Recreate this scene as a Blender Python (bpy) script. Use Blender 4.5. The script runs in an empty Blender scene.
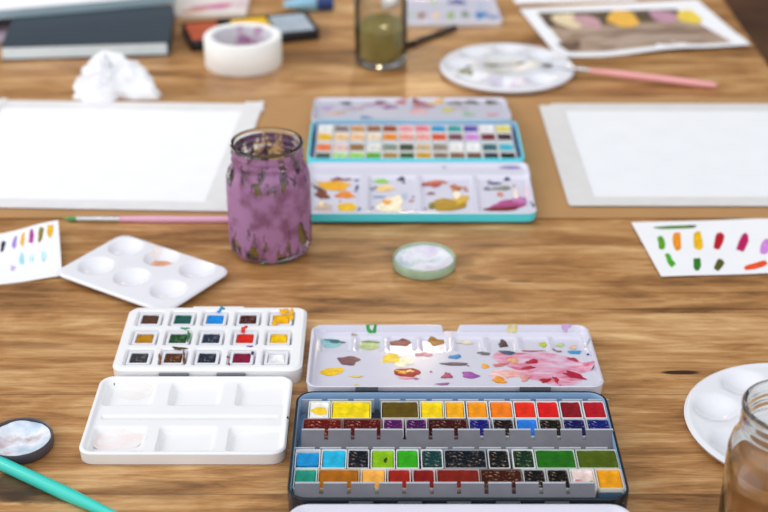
import bpy, math, random
from mathutils import Vector, Matrix, noise
C = bpy.context.scene.collection
SC = bpy.context.scene
TZ = 0.75                      # height of the table top
TH = math.radians(28.0); F = 1421.0; H = 0.576   # camera pitch, focal length (px), height over the table
mm = 0.001

# ------------------------------------------------------------------ camera rays
def ray(px, py):
    u = (px - 384) / F; v = -(py - 256) / F
    return Vector((u, math.cos(TH) + v * math.sin(TH), -math.sin(TH) + v * math.cos(TH)))
def at(px, py, z=0.0):
    d = ray(px, py); t = (z - H) / d.z
    return Vector((d.x * t, d.y * t, z))
def on_plane(px, py, M, zl=0.0):
    """pixel -> local coordinates on the plane z = zl of a placed surface M (world, over the table top)"""
    I = M.inverted()
    o = I @ Vector((0, 0, H)); d = (I.to_3x3() @ ray(px, py))
    t = (zl - o.z) / d.z
    p = o + d * t
    return p.x, p.y

# ------------------------------------------------------------------ materials
MATS = {}
def lin(h):
    h = h.lstrip('#')
    r = []
    for i in (0, 2, 4):
        c = int(h[i:i+2], 16) / 255
        r.append(c / 12.92 if c <= .04045 else ((c + .055) / 1.055) ** 2.4)
    return (r[0], r[1], r[2], 1)
def new_mat(name):
    m = bpy.data.materials.new(name); m.use_nodes = True
    nt = m.node_tree; b = nt.nodes['Principled BSDF']
    return m, nt, b
def setv(b, **k):
    for n, v in k.items():
        n = n.replace('_', ' ')
        if n in b.inputs: b.inputs[n].default_value = v
def N(nt, t, **k):
    n = nt.nodes.new(t)
    for a, v in k.items(): setattr(n, a, v)
    return n
def plain(name, hexc, rough=.5, spec=.5, bump=0, bscale=200, var=0.0, vscale=30, coat=0.0, metal=0.0, trans=0.0):
    key = (name, hexc)
    if key in MATS: return MATS[key]
    m, nt, b = new_mat(name)
    c = lin(hexc)
    setv(b, Base_Color=c, Roughness=rough, Specular_IOR_Level=spec, Coat_Weight=coat, Coat_Roughness=.08, Metallic=metal, Transmission_Weight=trans)
    tc = N(nt, 'ShaderNodeTexCoord')
    if var or True:
        nz = N(nt, 'ShaderNodeTexNoise'); nz.inputs['Scale'].default_value = vscale; nz.inputs['Detail'].default_value = 4
        nt.links.new(tc.outputs['Object'], nz.inputs['Vector'])
        mr = N(nt, 'ShaderNodeMapRange'); mr.inputs['From Min'].default_value = .3; mr.inputs['From Max'].default_value = .7
        mr.inputs['To Min'].default_value = 1 - max(var, .02); mr.inputs['To Max'].default_value = 1 + max(var, .02) * .6
        nt.links.new(nz.outputs['Fac'], mr.inputs['Value'])
        mx = N(nt, 'ShaderNodeMix', data_type='RGBA', blend_type='MULTIPLY'); mx.inputs[0].default_value = 1
        mx.inputs[6].default_value = c
        nt.links.new(mr.outputs['Result'], mx.inputs[7]); nt.links.new(mx.outputs[2], b.inputs['Base Color'])
    if bump:
        n2 = N(nt, 'ShaderNodeTexNoise'); n2.inputs['Scale'].default_value = bscale; n2.inputs['Detail'].default_value = 5
        nt.links.new(tc.outputs['Object'], n2.inputs['Vector'])
        bp = N(nt, 'ShaderNodeBump'); bp.inputs['Strength'].default_value = bump; bp.inputs['Distance'].default_value = .001
        nt.links.new(n2.outputs['Fac'], bp.inputs['Height']); nt.links.new(bp.outputs['Normal'], b.inputs['Normal'])
    MATS[key] = m
    return m
def cake_mat(hexc):   # dried watercolour in a pan
    return plain('dried_paint', hexc, rough=.45, spec=.15, bump=.35, bscale=420, var=.3, vscale=160)
def dark_cake_mat(hexc, gl=.16):   # dark paint, its glints put into the colour as pale flecks
    key = ('dark_paint', hexc)
    if key in MATS: return MATS[key]
    m, nt, b = new_mat('dried_dark_paint')
    tc = N(nt, 'ShaderNodeTexCoord')
    nz = N(nt, 'ShaderNodeTexNoise'); nz.inputs['Scale'].default_value = 1.0; nz.inputs['Detail'].default_value = 5; nz.inputs['Distortion'].default_value = .8
    mp = N(nt, 'ShaderNodeMapping'); mp.inputs['Scale'].default_value = (430, 640, 300); mp.inputs['Rotation'].default_value = (0, 0, .6)
    nt.links.new(tc.outputs['Object'], mp.inputs['Vector']); nt.links.new(mp.outputs['Vector'], nz.inputs['Vector'])
    cr = N(nt, 'ShaderNodeValToRGB')
    c = lin(hexc)
    e = cr.color_ramp.elements
    e[0].position = .60; e[0].color = tuple(x * .9 for x in c[:3]) + (1,)
    e[1].position = .70; e[1].color = tuple(min(1, x * 3 + k) for x, k in zip(c[:3], (.5, .36, .26))) + (1,)
    nt.links.new(nz.outputs['Fac'], cr.inputs['Fac']); nt.links.new(cr.outputs['Color'], b.inputs['Base Color'])
    n2 = N(nt, 'ShaderNodeTexNoise'); n2.inputs['Scale'].default_value = 500
    nt.links.new(tc.outputs['Object'], n2.inputs['Vector'])
    bp = N(nt, 'ShaderNodeBump'); bp.inputs['Strength'].default_value = .5; bp.inputs['Distance'].default_value = .001
    nt.links.new(n2.outputs['Fac'], bp.inputs['Height']); nt.links.new(bp.outputs['Normal'], b.inputs['Normal'])
    setv(b, Roughness=.45, Specular_IOR_Level=.1)
    MATS[key] = m
    return m
def dab_mat(hexc): return plain('paint_or_glint_dab', hexc, rough=.32, spec=.4, var=.22, vscale=220)
def wash_mat(c1, c2, under, scale=60, lo=.35, hi=.62):   # thin streaky wash of paint over enamel
    key = ('wash', c1, c2)
    if key in MATS: return MATS[key]
    m, nt, b = new_mat('paint_wash')
    tc = N(nt, 'ShaderNodeTexCoord'); mp = N(nt, 'ShaderNodeMapping')
    mp.inputs['Scale'].default_value = (1, 2.2, 1); mp.inputs['Rotation'].default_value = (0, 0, .5)
    nt.links.new(tc.outputs['Object'], mp.inputs['Vector'])
    nz = N(nt, 'ShaderNodeTexNoise'); nz.inputs['Scale'].default_value = scale; nz.inputs['Detail'].default_value = 6; nz.inputs['Distortion'].default_value = .6
    nt.links.new(mp.outputs['Vector'], nz.inputs['Vector'])
    cr = N(nt, 'ShaderNodeValToRGB'); e = cr.color_ramp.elements
    e[0].position = lo; e[0].color = lin(under); e[1].position = hi; e[1].color = lin(c2)
    k = cr.color_ramp.elements.new((lo + hi) / 2); k.color = lin(c1)
    nt.links.new(nz.outputs['Fac'], cr.inputs['Fac']); nt.links.new(cr.outputs['Color'], b.inputs['Base Color'])
    setv(b, Roughness=.3); MATS[key] = m
    return m

def wood_mat(name, dark, mid, light, knots=(), rough=.36, sc=1.0, plank=.118):
    m, nt, b = new_mat(name); L = nt.links.new
    tc = N(nt, 'ShaderNodeTexCoord')
    sep = N(nt, 'ShaderNodeSeparateXYZ'); L(tc.outputs['Object'], sep.inputs[0])
    def math_(op, a, bb=None, c=None):
        n = N(nt, 'ShaderNodeMath', operation=op)
        for i, v in enumerate((a, bb, c)):
            if v is None: continue
            if isinstance(v, (int, float)): n.inputs[i].default_value = v
            else: L(v, n.inputs[i])
        return n.outputs[0]
    # plank index, its own shift of the grain and its own tone
    q = math_('DIVIDE', math_('ADD', sep.outputs['Y'], 5.032), plank)
    idx = math_('FLOOR', q)
    wn = N(nt, 'ShaderNodeTexWhiteNoise', noise_dimensions='1D'); L(idx, wn.inputs['W'])
    off = math_('MULTIPLY', wn.outputs['Value'], 7.0)
    cmb = N(nt, 'ShaderNodeCombineXYZ'); L(math_('ADD', sep.outputs['X'], off), cmb.inputs[0]); L(sep.outputs['Y'], cmb.inputs[1]); L(off, cmb.inputs[2])
    def nz(scale, vec, detail=6, dist=.0, rough_=.55):
        mp = N(nt, 'ShaderNodeMapping'); mp.inputs['Scale'].default_value = vec; L(cmb.outputs[0], mp.inputs['Vector'])
        n = N(nt, 'ShaderNodeTexNoise'); n.inputs['Scale'].default_value = scale; n.inputs['Detail'].default_value = detail
        n.inputs['Distortion'].default_value = dist; n.inputs['Roughness'].default_value = rough_
        L(mp.outputs['Vector'], n.inputs['Vector']); return n.outputs['Fac']
    big = nz(4 * sc, (.9, 5.0, 1), 7, 1.6, .66)
    fine = nz(20 * sc, (.42, 4.2, 1), 8, 1.2, .78)
    fib = nz(150 * sc, (.14, 3, 1), 4, .4, .7)
    s = math_('ADD', math_('MULTIPLY', big, .50), math_('ADD', math_('MULTIPLY', fine, .46), math_('MULTIPLY', fib, .22)))
    patch = nz(5.5 * sc, (1.0, 2.6, 1), 4, 2.0, .6)
    s = math_('ADD', s, math_('ADD', math_('MULTIPLY', math_('SUBTRACT', wn.outputs['Value'], .5), .07), math_('MULTIPLY', math_('SUBTRACT', patch, .5), .34)))
    cr = N(nt, 'ShaderNodeValToRGB'); e = cr.color_ramp.elements
    e[0].position = .43; e[0].color = lin(dark); e[1].position = .76; e[1].color = lin(light)
    k = e.new(.585); k.color = lin(mid)
    L(s, cr.inputs['Fac'])
    col = cr.outputs['Color']
    # seams between planks
    fr = math_('FRACT', q)
    edge = math_('MINIMUM', fr, math_('SUBTRACT', 1.0, fr))
    seam = N(nt, 'ShaderNodeMapRange'); seam.inputs['From Min'].default_value = .002; seam.inputs['From Max'].default_value = .010
    seam.inputs['To Min'].default_value = .62; seam.inputs['To Max'].default_value = 1
    L(edge, seam.inputs['Value'])
    mx = N(nt, 'ShaderNodeMix', data_type='RGBA', blend_type='MULTIPLY'); mx.inputs[0].default_value = 1
    L(col, mx.inputs[6]); L(seam.outputs['Result'], mx.inputs[7]); col = mx.outputs[2]
    # knots and cracks with their own outlines
    for (kx, ky, rx, ry, hexc, amt) in knots:
        dx = math_('DIVIDE', math_('SUBTRACT', sep.outputs['X'], kx), rx)
        dy = math_('DIVIDE', math_('SUBTRACT', sep.outputs['Y'], ky), ry)
        d = math_('ADD', math_('MULTIPLY', dx, dx), math_('MULTIPLY', dy, dy))
        d = math_('ADD', d, math_('MULTIPLY', math_('SUBTRACT', fine, .5), 2.2))
        r = N(nt, 'ShaderNodeMapRange', interpolation_type='SMOOTHSTEP'); r.inputs['From Min'].default_value = .35; r.inputs['From Max'].default_value = 1.1
        r.inputs['To Min'].default_value = amt; r.inputs['To Max'].default_value = 0
        L(d, r.inputs['Value'])
        mk = N(nt, 'ShaderNodeMix', data_type='RGBA'); L(r.outputs['Result'], mk.inputs[0]); L(col, mk.inputs[6]); mk.inputs[7].default_value = lin(hexc)
        col = mk.outputs[2]
    L(col, b.inputs['Base Color'])
    bp = N(nt, 'ShaderNodeBump'); bp.inputs['Strength'].default_value = .18; bp.inputs['Distance'].default_value = .001
    L(fine, bp.inputs['Height']); L(bp.outputs['Normal'], b.inputs['Normal'])
    setv(b, Roughness=rough, Specular_IOR_Level=.42)
    return m
def glass_mat(name, tint='FFFFFF', rough=0.0):
    m, nt, b = new_mat(name)
    setv(b, Base_Color=lin(tint), Roughness=rough, IOR=1.45, Transmission_Weight=1.0, Specular_IOR_Level=.5)
    return m
def film_mat(name, hexc, hexd, lo, hi, scale=70, low=None):
    """dried paint smeared on glass: opaque flakes with bare glass showing between them"""
    m, nt, b = new_mat(name); L = nt.links.new
    tc = N(nt, 'ShaderNodeTexCoord')
    mp = N(nt, 'ShaderNodeMapping'); mp.inputs['Scale'].default_value = (1.25, 1.25, .42); L(tc.outputs['Object'], mp.inputs['Vector'])
    nz = N(nt, 'ShaderNodeTexNoise'); nz.inputs['Scale'].default_value = scale; nz.inputs['Detail'].default_value = 7; nz.inputs['Roughness'].default_value = .62
    L(mp.outputs['Vector'], nz.inputs['Vector'])
    sep = N(nt, 'ShaderNodeSeparateXYZ'); L(tc.outputs['Object'], sep.inputs[0])
    # worn away near the foot and round the thread
    z = N(nt, 'ShaderNodeValToRGB'); e = z.color_ramp.elements
    pts = low or ((0, .30), (.10, .36), (.30, .56), (.62, .62), (.74, .42), (.84, .36), (1.0, .52))
    e[0].position = 0; e[0].color = (pts[0][1],) * 3 + (1,); e[1].position = 1; e[1].color = (pts[-1][1],) * 3 + (1,)
    for p, v in pts[1:-1]:
        k = e.new(p); k.color = (v, v, v, 1)
    dv = N(nt, 'ShaderNodeMath', operation='DIVIDE'); dv.inputs[1].default_value = .099; L(sep.outputs['Z'], dv.inputs[0]); L(dv.outputs[0], z.inputs['Fac'])
    ad = N(nt, 'ShaderNodeMath', operation='ADD'); L(nz.outputs['Fac'], ad.inputs[0]); L(z.outputs['Color'], ad.inputs[1])
    mr = N(nt, 'ShaderNodeMapRange'); mr.inputs['From Min'].default_value = lo; mr.inputs['From Max'].default_value = hi
    L(ad.outputs[0], mr.inputs['Value']); L(mr.outputs['Result'], b.inputs['Alpha'])
    n2 = N(nt, 'ShaderNodeTexNoise'); n2.inputs['Scale'].default_value = scale * .6; n2.inputs['Detail'].default_value = 5
    L(tc.outputs['Object'], n2.inputs['Vector'])
    cr = N(nt, 'ShaderNodeValToRGB'); e = cr.color_ramp.elements
    e[0].position = .36; e[0].color = lin(hexd); e[1].position = .52; e[1].color = lin(hexc)
    L(n2.outputs['Fac'], cr.inputs['Fac']); L(cr.outputs['Color'], b.inputs['Base Color'])
    setv(b, Roughness=.5)
    return m

# ------------------------------------------------------------------ mesh builder
def rr_loop(w, d, r, n=6):
    r = min(r, w / 2 - 1e-6, d / 2 - 1e-6); pts = []
    for cx, cy, a0 in ((w/2-r, d/2-r, 0), (-w/2+r, d/2-r, 90), (-w/2+r, -d/2+r, 180), (w/2-r, -d/2+r, 270)):
        for k in range(n + 1):
            a = math.radians(a0 + 90 * k / n); pts.append((cx + r * math.cos(a), cy + r * math.sin(a)))
    return pts
def sd_rr(x, y, hw, hd, r):
    qx = abs(x) - hw + r; qy = abs(y) - hd + r
    return math.hypot(max(qx, 0), max(qy, 0)) + min(max(qx, qy), 0) - r
def smooth(a, b, x):
    t = max(0, min(1, (x - a) / (b - a))); return t * t * (3 - 2 * t)

class MB:
    def __init__(s): s.v = []; s.f = []; s.m = []; s.mats = []
    def mi(s, mat):
        if mat not in s.mats: s.mats.append(mat)
        return s.mats.index(mat)
    def quad(s, idx, mat): s.f.append(tuple(idx)); s.m.append(s.mi(mat))
    def add(s, pts): b = len(s.v); s.v += [tuple(p) for p in pts]; return b
    def loops(s, loops, mats, cap0=True, cap1=True):
        """bridge loops (each [(x,y,z)...]); mats: one or one per band"""
        n = len(loops[0]); bs = [s.add(l) for l in loops]
        for i in range(len(loops) - 1):
            mt = mats[i] if isinstance(mats, (list, tuple)) else mats
            for k in range(n):
                k2 = (k + 1) % n
                s.quad((bs[i] + k, bs[i] + k2, bs[i+1] + k2, bs[i+1] + k), mt)
        m0 = mats[0] if isinstance(mats, (list, tuple)) else mats
        m1 = mats[-1] if isinstance(mats, (list, tuple)) else mats
        if cap0: s.quad([bs[0] + k for k in range(n)][::-1], m0)
        if cap1: s.quad([bs[-1] + k for k in range(n)], m1)
    def rrect(s, specs, mats, cx=0, cy=0, n=6, cap0=True, cap1=True):
        """specs: (w, d, r, z) rings"""
        s.loops([[(cx + x, cy + y, z) for x, y in rr_loop(w, d, r, n)] for w, d, r, z in specs], mats, cap0, cap1)
    def box(s, x0, x1, y0, y1, z0, z1, mat, bev=0.0004):
        bev = min(bev, (x1-x0)*.3, (y1-y0)*.3, (z1-z0)*.3)
        w, d = x1 - x0, y1 - y0
        s.rrect([(w - 2*bev, d - 2*bev, bev*.5, z0), (w, d, bev, z0 + bev), (w, d, bev, z1 - bev), (w - 2*bev, d - 2*bev, bev*.5, z1)], mat, (x0+x1)/2, (y0+y1)/2, n=2)
    def lathe(s, prof, mat, n=48, cx=0, cy=0, close=False):
        """prof: (r, z) from the axis outwards/back; bands may have their own material"""
        bs = []
        for r, z in prof:
            if r < 1e-7: bs.append((s.add([(cx, cy, z)]), 1))
            else: bs.append((s.add([(cx + r * math.cos(2*math.pi*k/n), cy + r * math.sin(2*math.pi*k/n), z) for k in range(n)]), n))
        for i in range(len(prof) - 1):
            mt = mat[i] if isinstance(mat, (list, tuple)) else mat
            (a, na), (b, nb) = bs[i], bs[i+1]
            for k in range(n):
                k2 = (k + 1) % n
                if na == 1 and nb == 1: continue
                if na == 1: s.quad((a, b + k2, b + k), mt)
                elif nb == 1: s.quad((a + k, a + k2, b), mt)
                else: s.quad((a + k, a + k2, b + k2, b + k), mt)
    def rod(s, p0, p1, prof, mat, n=14):
        """surface of revolution along p0->p1; prof (t in 0..1, radius)"""
        p0 = Vector(p0); p1 = Vector(p1); ax = p1 - p0
        u = ax.orthogonal().normalized(); w = ax.normalized().cross(u)
        ls = []
        for t, r in prof:
            c = p0 + ax * t
            ls.append([c + u * (r * math.cos(2*math.pi*k/n)) + w * (r * math.sin(2*math.pi*k/n)) for k in range(n)])
        s.loops(ls, mat)
    def field(s, W, D, f, r, top, side, base=0.0, step=1.4*mm, edge=(0, .35, .8, 1.2, 1.7, 2.3, 3.1), shell=None):
        """solid slab with rounded corners whose top is z = f(x, y)"""
        def axis(L):
            e = [-L/2 + k*mm for k in edge]; n = max(4, int((L - 2*edge[-1]*mm) / step))
            a = e[-1]; inner = [a + (-2*a) * k / n for k in range(1, n)]
            return e + inner + [-x for x in reversed(e)]
        xs, ys = axis(W), axis(D); rows = []
        for y in ys:
            ov = abs(y) - (D/2 - r)
            hw = W/2 if ov <= 0 else W/2 - r + math.sqrt(max(0, r*r - ov*ov))
            rows.append([(x / (W/2) * hw, y) for x in xs])
        nx, ny = len(xs), len(ys)
        b = s.add([(x, y, f(x, y)) for rw in rows for x, y in rw])
        for j in range(ny - 1):
            for i in range(nx - 1):
                s.quad((b + j*nx + i, b + j*nx + i + 1, b + (j+1)*nx + i + 1, b + (j+1)*nx + i), top)
        ring = [(0, i) for i in range(nx)] + [(j, nx-1) for j in range(1, ny)] + [(ny-1, i) for i in range(nx-2, -1, -1)] + [(j, 0) for j in range(ny-2, 0, -1)]
        if shell:
            bb = s.add([(x, y, max(.0002, f(x, y) - shell)) for rw in rows for x, y in rw]); n = len(ring)
            for j in range(ny - 1):
                for i in range(nx - 1): s.quad((bb + j*nx + i, bb + (j+1)*nx + i, bb + (j+1)*nx + i + 1, bb + j*nx + i + 1), top)
            for k in range(n):
                (j, i), (j2, i2) = ring[k], ring[(k + 1) % n]
                s.quad((b + j*nx + i, bb + j*nx + i, bb + j2*nx + i2, b + j2*nx + i2), side)
            return
        lb = s.add([(rows[j][i][0] * .992, rows[j][i][1] * .992, base) for j, i in ring]); n = len(ring)
        for k in range(n):
            k2 = (k + 1) % n; a0 = b + ring[k][0]*nx + ring[k][1]; a1 = b + ring[k2][0]*nx + ring[k2][1]
            s.quad((a0, lb + k, lb + k2, a1), side)
        s.quad([lb + k for k in range(n)][::-1], side)
    def blob(s, poly, f, mat, eps=.12*mm, dome=.25*mm):
        """a dab of paint: poly outline [(x,y)...] in local plane, lying on z = f"""
        n = len(poly); cx = sum(p[0] for p in poly)/n; cy = sum(p[1] for p in poly)/n
        rings = []
        for k, dz in ((1.0, 0), (.82, .7), (.45, 1.0)):
            rings.append([(cx + (x-cx)*k, cy + (y-cy)*k) for x, y in poly])
            rings[-1] = [(x, y, f(x, y) + eps + dome*dz) for x, y in rings[-1]]
        s.loops(rings, mat, cap0=False)
        # thin skirt so that the dab is closed on to its surface
    def build(s, name, parent=None, smooth_deg=40, loc=None, rotz=0.0, mod=None):
        me = bpy.data.meshes.new(name); me.from_pydata(s.v, [], s.f)
        for m in s.mats: me.materials.append(m)
        me.polygons.foreach_set('material_index', s.m)
        me.validate(); me.update()
        if smooth_deg:
            me.polygons.foreach_set('use_smooth', [True] * len(me.polygons))
            try: me.set_sharp_from_angle(angle=math.radians(smooth_deg))
            except Exception: pass
        o = bpy.data.objects.new(name, me); C.objects.link(o)
        if parent: o.parent = parent
        if loc is not None: o.location = (loc[0], loc[1], loc[2] + (0 if parent else TZ))
        elif not parent: o.location = (0, 0, TZ)
        o.rotation_euler = (0, 0, rotz)
        return o
def tag(o, label=None, cat=None, group=None, kind=None):
    if label: o['label'] = label
    if cat: o['category'] = cat
    if group: o['group'] = group
    if kind: o['kind'] = kind
    return o
def empty(name, loc, label, cat, group=None, rotz=0.0):
    o = bpy.data.objects.new(name, None); C.objects.link(o); o.empty_display_size = .02
    o.location = (loc[0], loc[1], loc[2] + TZ); o.rotation_euler = (0, 0, rotz)
    return tag(o, label, cat, group)
def place(loc, rz=0.0, tilt=0.0):
    return Matrix.Translation(Vector(loc)) @ Matrix.Rotation(rz, 4, 'Z') @ Matrix.Rotation(tilt, 4, 'X')
def set_m(o, M):     # local matrix of a child, or of a top-level object over the table
    if o.parent is None: M = Matrix.Translation((0, 0, TZ)) @ M
    o.matrix_basis = M

def dab_poly(cx, cy, rx, ry, rot=0, irr=.16, seed=0, n=22, sq=1.0):
    rnd = random.Random(seed); ph = [rnd.uniform(0, 6.28) for _ in range(4)]
    a = math.radians(rot); out = []
    for k in range(n):
        t = 2*math.pi*k/n
        q = 1 + irr * (math.sin(2*t+ph[0]) * .5 + math.sin(3*t+ph[1]) * .6 + math.sin(5*t+ph[2]) * .45 + math.sin(8*t+ph[3]) * .2)
        ct, st = math.cos(t), math.sin(t)
        x = rx * q * math.copysign(abs(ct)**sq, ct); y = ry * q * math.copysign(abs(st)**sq, st)
        out.append((cx + x*math.cos(a) - y*math.sin(a), cy + x*math.sin(a) + y*math.cos(a)))
    return out
def dabs_on(name, parent, M, zl, f, dabs, eps=.12*mm, dome=.25*mm, base=None, sq=1.0, grow=1.0):
    """dabs measured on the photograph, laid on the surface z = f of the part placed at M"""
    res = []
    for i, d in enumerate(dabs):
        mb = MB()
        cx, cy, rx, ry, col = d[:5]; rot = d[5] if len(d) > 5 else 0; irr = d[6] if len(d) > 6 else .18
        poly = [on_plane(px, py, M, zl) for px, py in dab_poly(cx, cy, rx*grow, ry, rot, irr, i * 7 + len(dabs), 22, sq)]
        mb.blob(poly[::-1], f, col if not isinstance(col, str) else dab_mat(col), eps + i * .01*mm, dome)
        o = mb.build(name, parent); res.append(o)
        if base is not None: set_m(o, base)
    return res

# ------------------------------------------------------------------ shared materials
white_plastic = plain('white_plastic', 'F1F1F2', rough=.3, spec=.45)
clear_plastic = plain('translucent_white_plastic', 'E9E9EE', rough=.22, spec=.5)
enamel = plain('white_enamel', 'DAD8E5', rough=.10, spec=.5, coat=.3)
blue_enamel = plain('bluish_enamel', '86A8CC', rough=.14, spec=.5, coat=.3)
black_lacquer = plain('black_lacquer', '0E1A24', rough=.2, spec=.5, coat=.4)
teal_lacquer = plain('teal_lacquer', '56E4F2', rough=.3, spec=.5)
grey_metal = plain('brushed_grey_metal', '6A6970', rough=.45, spec=.4, metal=.25, var=.1, vscale=90)
light_metal = plain('light_metal', 'C2C6CE', rough=.35, metal=.3)
silver = plain('silver_ferrule', 'D8DADD', rough=.22, metal=.9)
pan_white = plain('white_pan_plastic', 'E4E6E6', rough=.35)
paper_w = plain('white_paper', 'F2F2F4', rough=.85, spec=.15, bump=.12, bscale=300)
clear_glass = glass_mat('clear_glass', 'F4F8F6')

# ------------------------------------------------------------------ room
kn = []
def knot(px, py, rx, ry, hexc, amt): p = at(px, py); kn.append((p.x, p.y, rx, ry, hexc, amt))
knot(681, 372.5, .015, .0032, '2A140A', .97)
knot(480, 278, .016, .006, '6E4A2C', .6); knot(455, 262, .020, .012, '7A5230', .5); knot(520, 281, .012, .003, '6A4426', .6)
knot(14, 486, .022, .020, '2E2016', .85); knot(40, 496, .03, .010, '3E2A1A', .7); knot(690, 309, .10, .0022, '5E3B20', .65)
knot(160, 490, .05, .012, '7C5A3A', .4); knot(590, 240, .05, .010, '8A5A30', .45); knot(25, 345, .04, .006, '7A5232', .45)
wood = wood_mat('oiled_hardwood', '644020', 'B2804C', 'E2BA84', kn, rough=.33)
dark_wood = wood_mat('dark_floorboards', '2E1A0C', '53341C', '74502E', (), rough=.45, plank=.14)

mb = MB(); mb.box(-2.6, 2.6, -1.2, 4.4, -.05, 0, dark_wood, .002)
fl = mb.build('floor'); fl.location = (0, 0, 0); tag(fl, kind='structure')

X0, X1, Y0, Y1 = -1.05, .4455, .30, 2.35
table = empty('table', ((X0+X1)/2, (Y0+Y1)/2, -TZ), 'brown hardwood table top that carries all the painting things', 'table')
tcx, tcy = (X0+X1)/2, (Y0+Y1)/2
mb = MB(); mb.box(X0-tcx, X1-tcx, Y0-tcy, Y1-tcy, TZ-.032, TZ, wood, .003)
tt = mb.build('tabletop', table)
# the grain is laid out in table coordinates: move the mesh so that its object origin is the camera's foot
for v in tt.data.vertices: v.co.x += tcx; v.co.y += tcy
tt.location = (-tcx, -tcy, 0)
mb = MB()
for a in ((X0+.1-tcx, X1-.1-tcx, Y0+.1-tcy, Y0+.122-tcy), (X0+.1-tcx, X1-.1-tcx, Y1-.122-tcy, Y1-.1-tcy), (X0+.1-tcx, X0+.122-tcx, Y0+.122-tcy, Y1-.122-tcy), (X1-.122-tcx, X1-.1-tcx, Y0+.122-tcy, Y1-.122-tcy)):
    mb.box(*a, TZ-.11, TZ-.0325, dark_wood, .001)
mb.build('apron', table)
for sx in (X0+.06-tcx, X1-.12-tcx):
    for sy in (Y0+.06-tcy, Y1-.12-tcy):
        mb = MB(); mb.box(sx-.02, sx+.038, sy-.02, sy+.038, 0, TZ-.0325, dark_wood, .003); mb.build('leg', table)

# ------------------------------------------------------------------ cardboard, papers
card = plain('brown_cardboard', 'B58A5C', rough=.8, spec=.2, var=.06, vscale=25, bump=.1, bscale=150)
CB = 2.0*mm
mb = MB(); mb.box(-.60, .436, 1.1545, 1.448, .0003, CB, card, .0006)
cb = mb.build('cardboard_sheet'); tag(cb, 'wide brown cardboard board under the taped white papers', 'cardboard')

tape_m = plain('masking_tape', 'DEDCDB', rough=.6, spec=.25, var=.04, vscale=60)
def taped_paper(c, w, d, rz, label, strips, shade='F4F4F6', tape='E4E2E2'):
    tape_m = plain('masking_tape', tape, rough=.6, spec=.25, var=.04, vscale=60)
    root = empty('watercolor_paper', (c[0], c[1], CB), label, 'paper', 'blank papers taped to the cardboard', rz)
    pm = plain('watercolor_paper', shade, rough=.9, spec=.1, bump=.2, bscale=260)
    m = MB(); m.box(-w/2, w/2, -d/2, d/2, .0002, .0009, pm, .0001); m.build('sheet', root)
    for i, (x0, x1, y0, y1, a) in enumerate(strips):
        m = MB(); rnd = random.Random(i*3 + int(w*1e4)); n = 14
        L = x1 - x0; D = y1 - y0; hor = L > D
        z = .0010 + .00025 * i
        pts = []
        if hor:   # torn short ends
            pts = [(x0 + L*k/n, y0) for k in range(n+1)] + [(x1 + rnd.uniform(-.003, .003), y0 + D*k/5) for k in range(1, 5)] + [(x1 - L*k/n, y1) for k in range(n+1)] + [(x0 + rnd.uniform(-.003, .003), y1 - D*k/5) for k in range(1, 5)]
        else:
            pts = [(x0, y1 - D*k/n) for k in range(n+1)] + [(x0 + L*k/5, y0 + rnd.uniform(-.003, .003)) for k in range(1, 5)] + [(x1, y0 + D*k/n) for k in range(n+1)] + [(x1 - L*k/5, y1 + rnd.uniform(-.003, .003)) for k in range(1, 5)]
        ca, sa = math.cos(a), math.sin(a); mx, my = (x0+x1)/2, (y0+y1)/2
        pts = [(mx + (x-mx)*ca - (y-my)*sa, my + (x-mx)*sa + (y-my)*ca) for x, y in pts]
        m.loops([[(x, y, z) for x, y in pts], [(x, y, z + .0002) for x, y in pts]], tape_m)
        m.build('tape_strip', root)
    return root
# left paper: right edge from (-.130,1.436) to (-.145,1.182)
taped_paper((-.285, 1.3005), .290, .252, math.radians(-2.2), 'blank white paper taped to cardboard left of the purple jar',
    [(-.165, .150, .110, .131, 0), (-.20, .156, -.131, -.112, 0), (.127, .147, -.128, .137, -.03), (-.150, -.128, -.128, .134, 0)])
taped_paper((.322, 1.3005), .300, .242, math.radians(-.2), 'blank white paper taped to cardboard right of the turquoise paint tin',
    [(-.142, .112, .106, .126, 0), (-.154, -.128, -.120, .119, .02), (-.150, .112, -.126, -.107, 0)], shade='ECEDEF', tape='DCD9D7')  # paper and tape greyer here: weaker light on the right put into the colour

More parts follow.
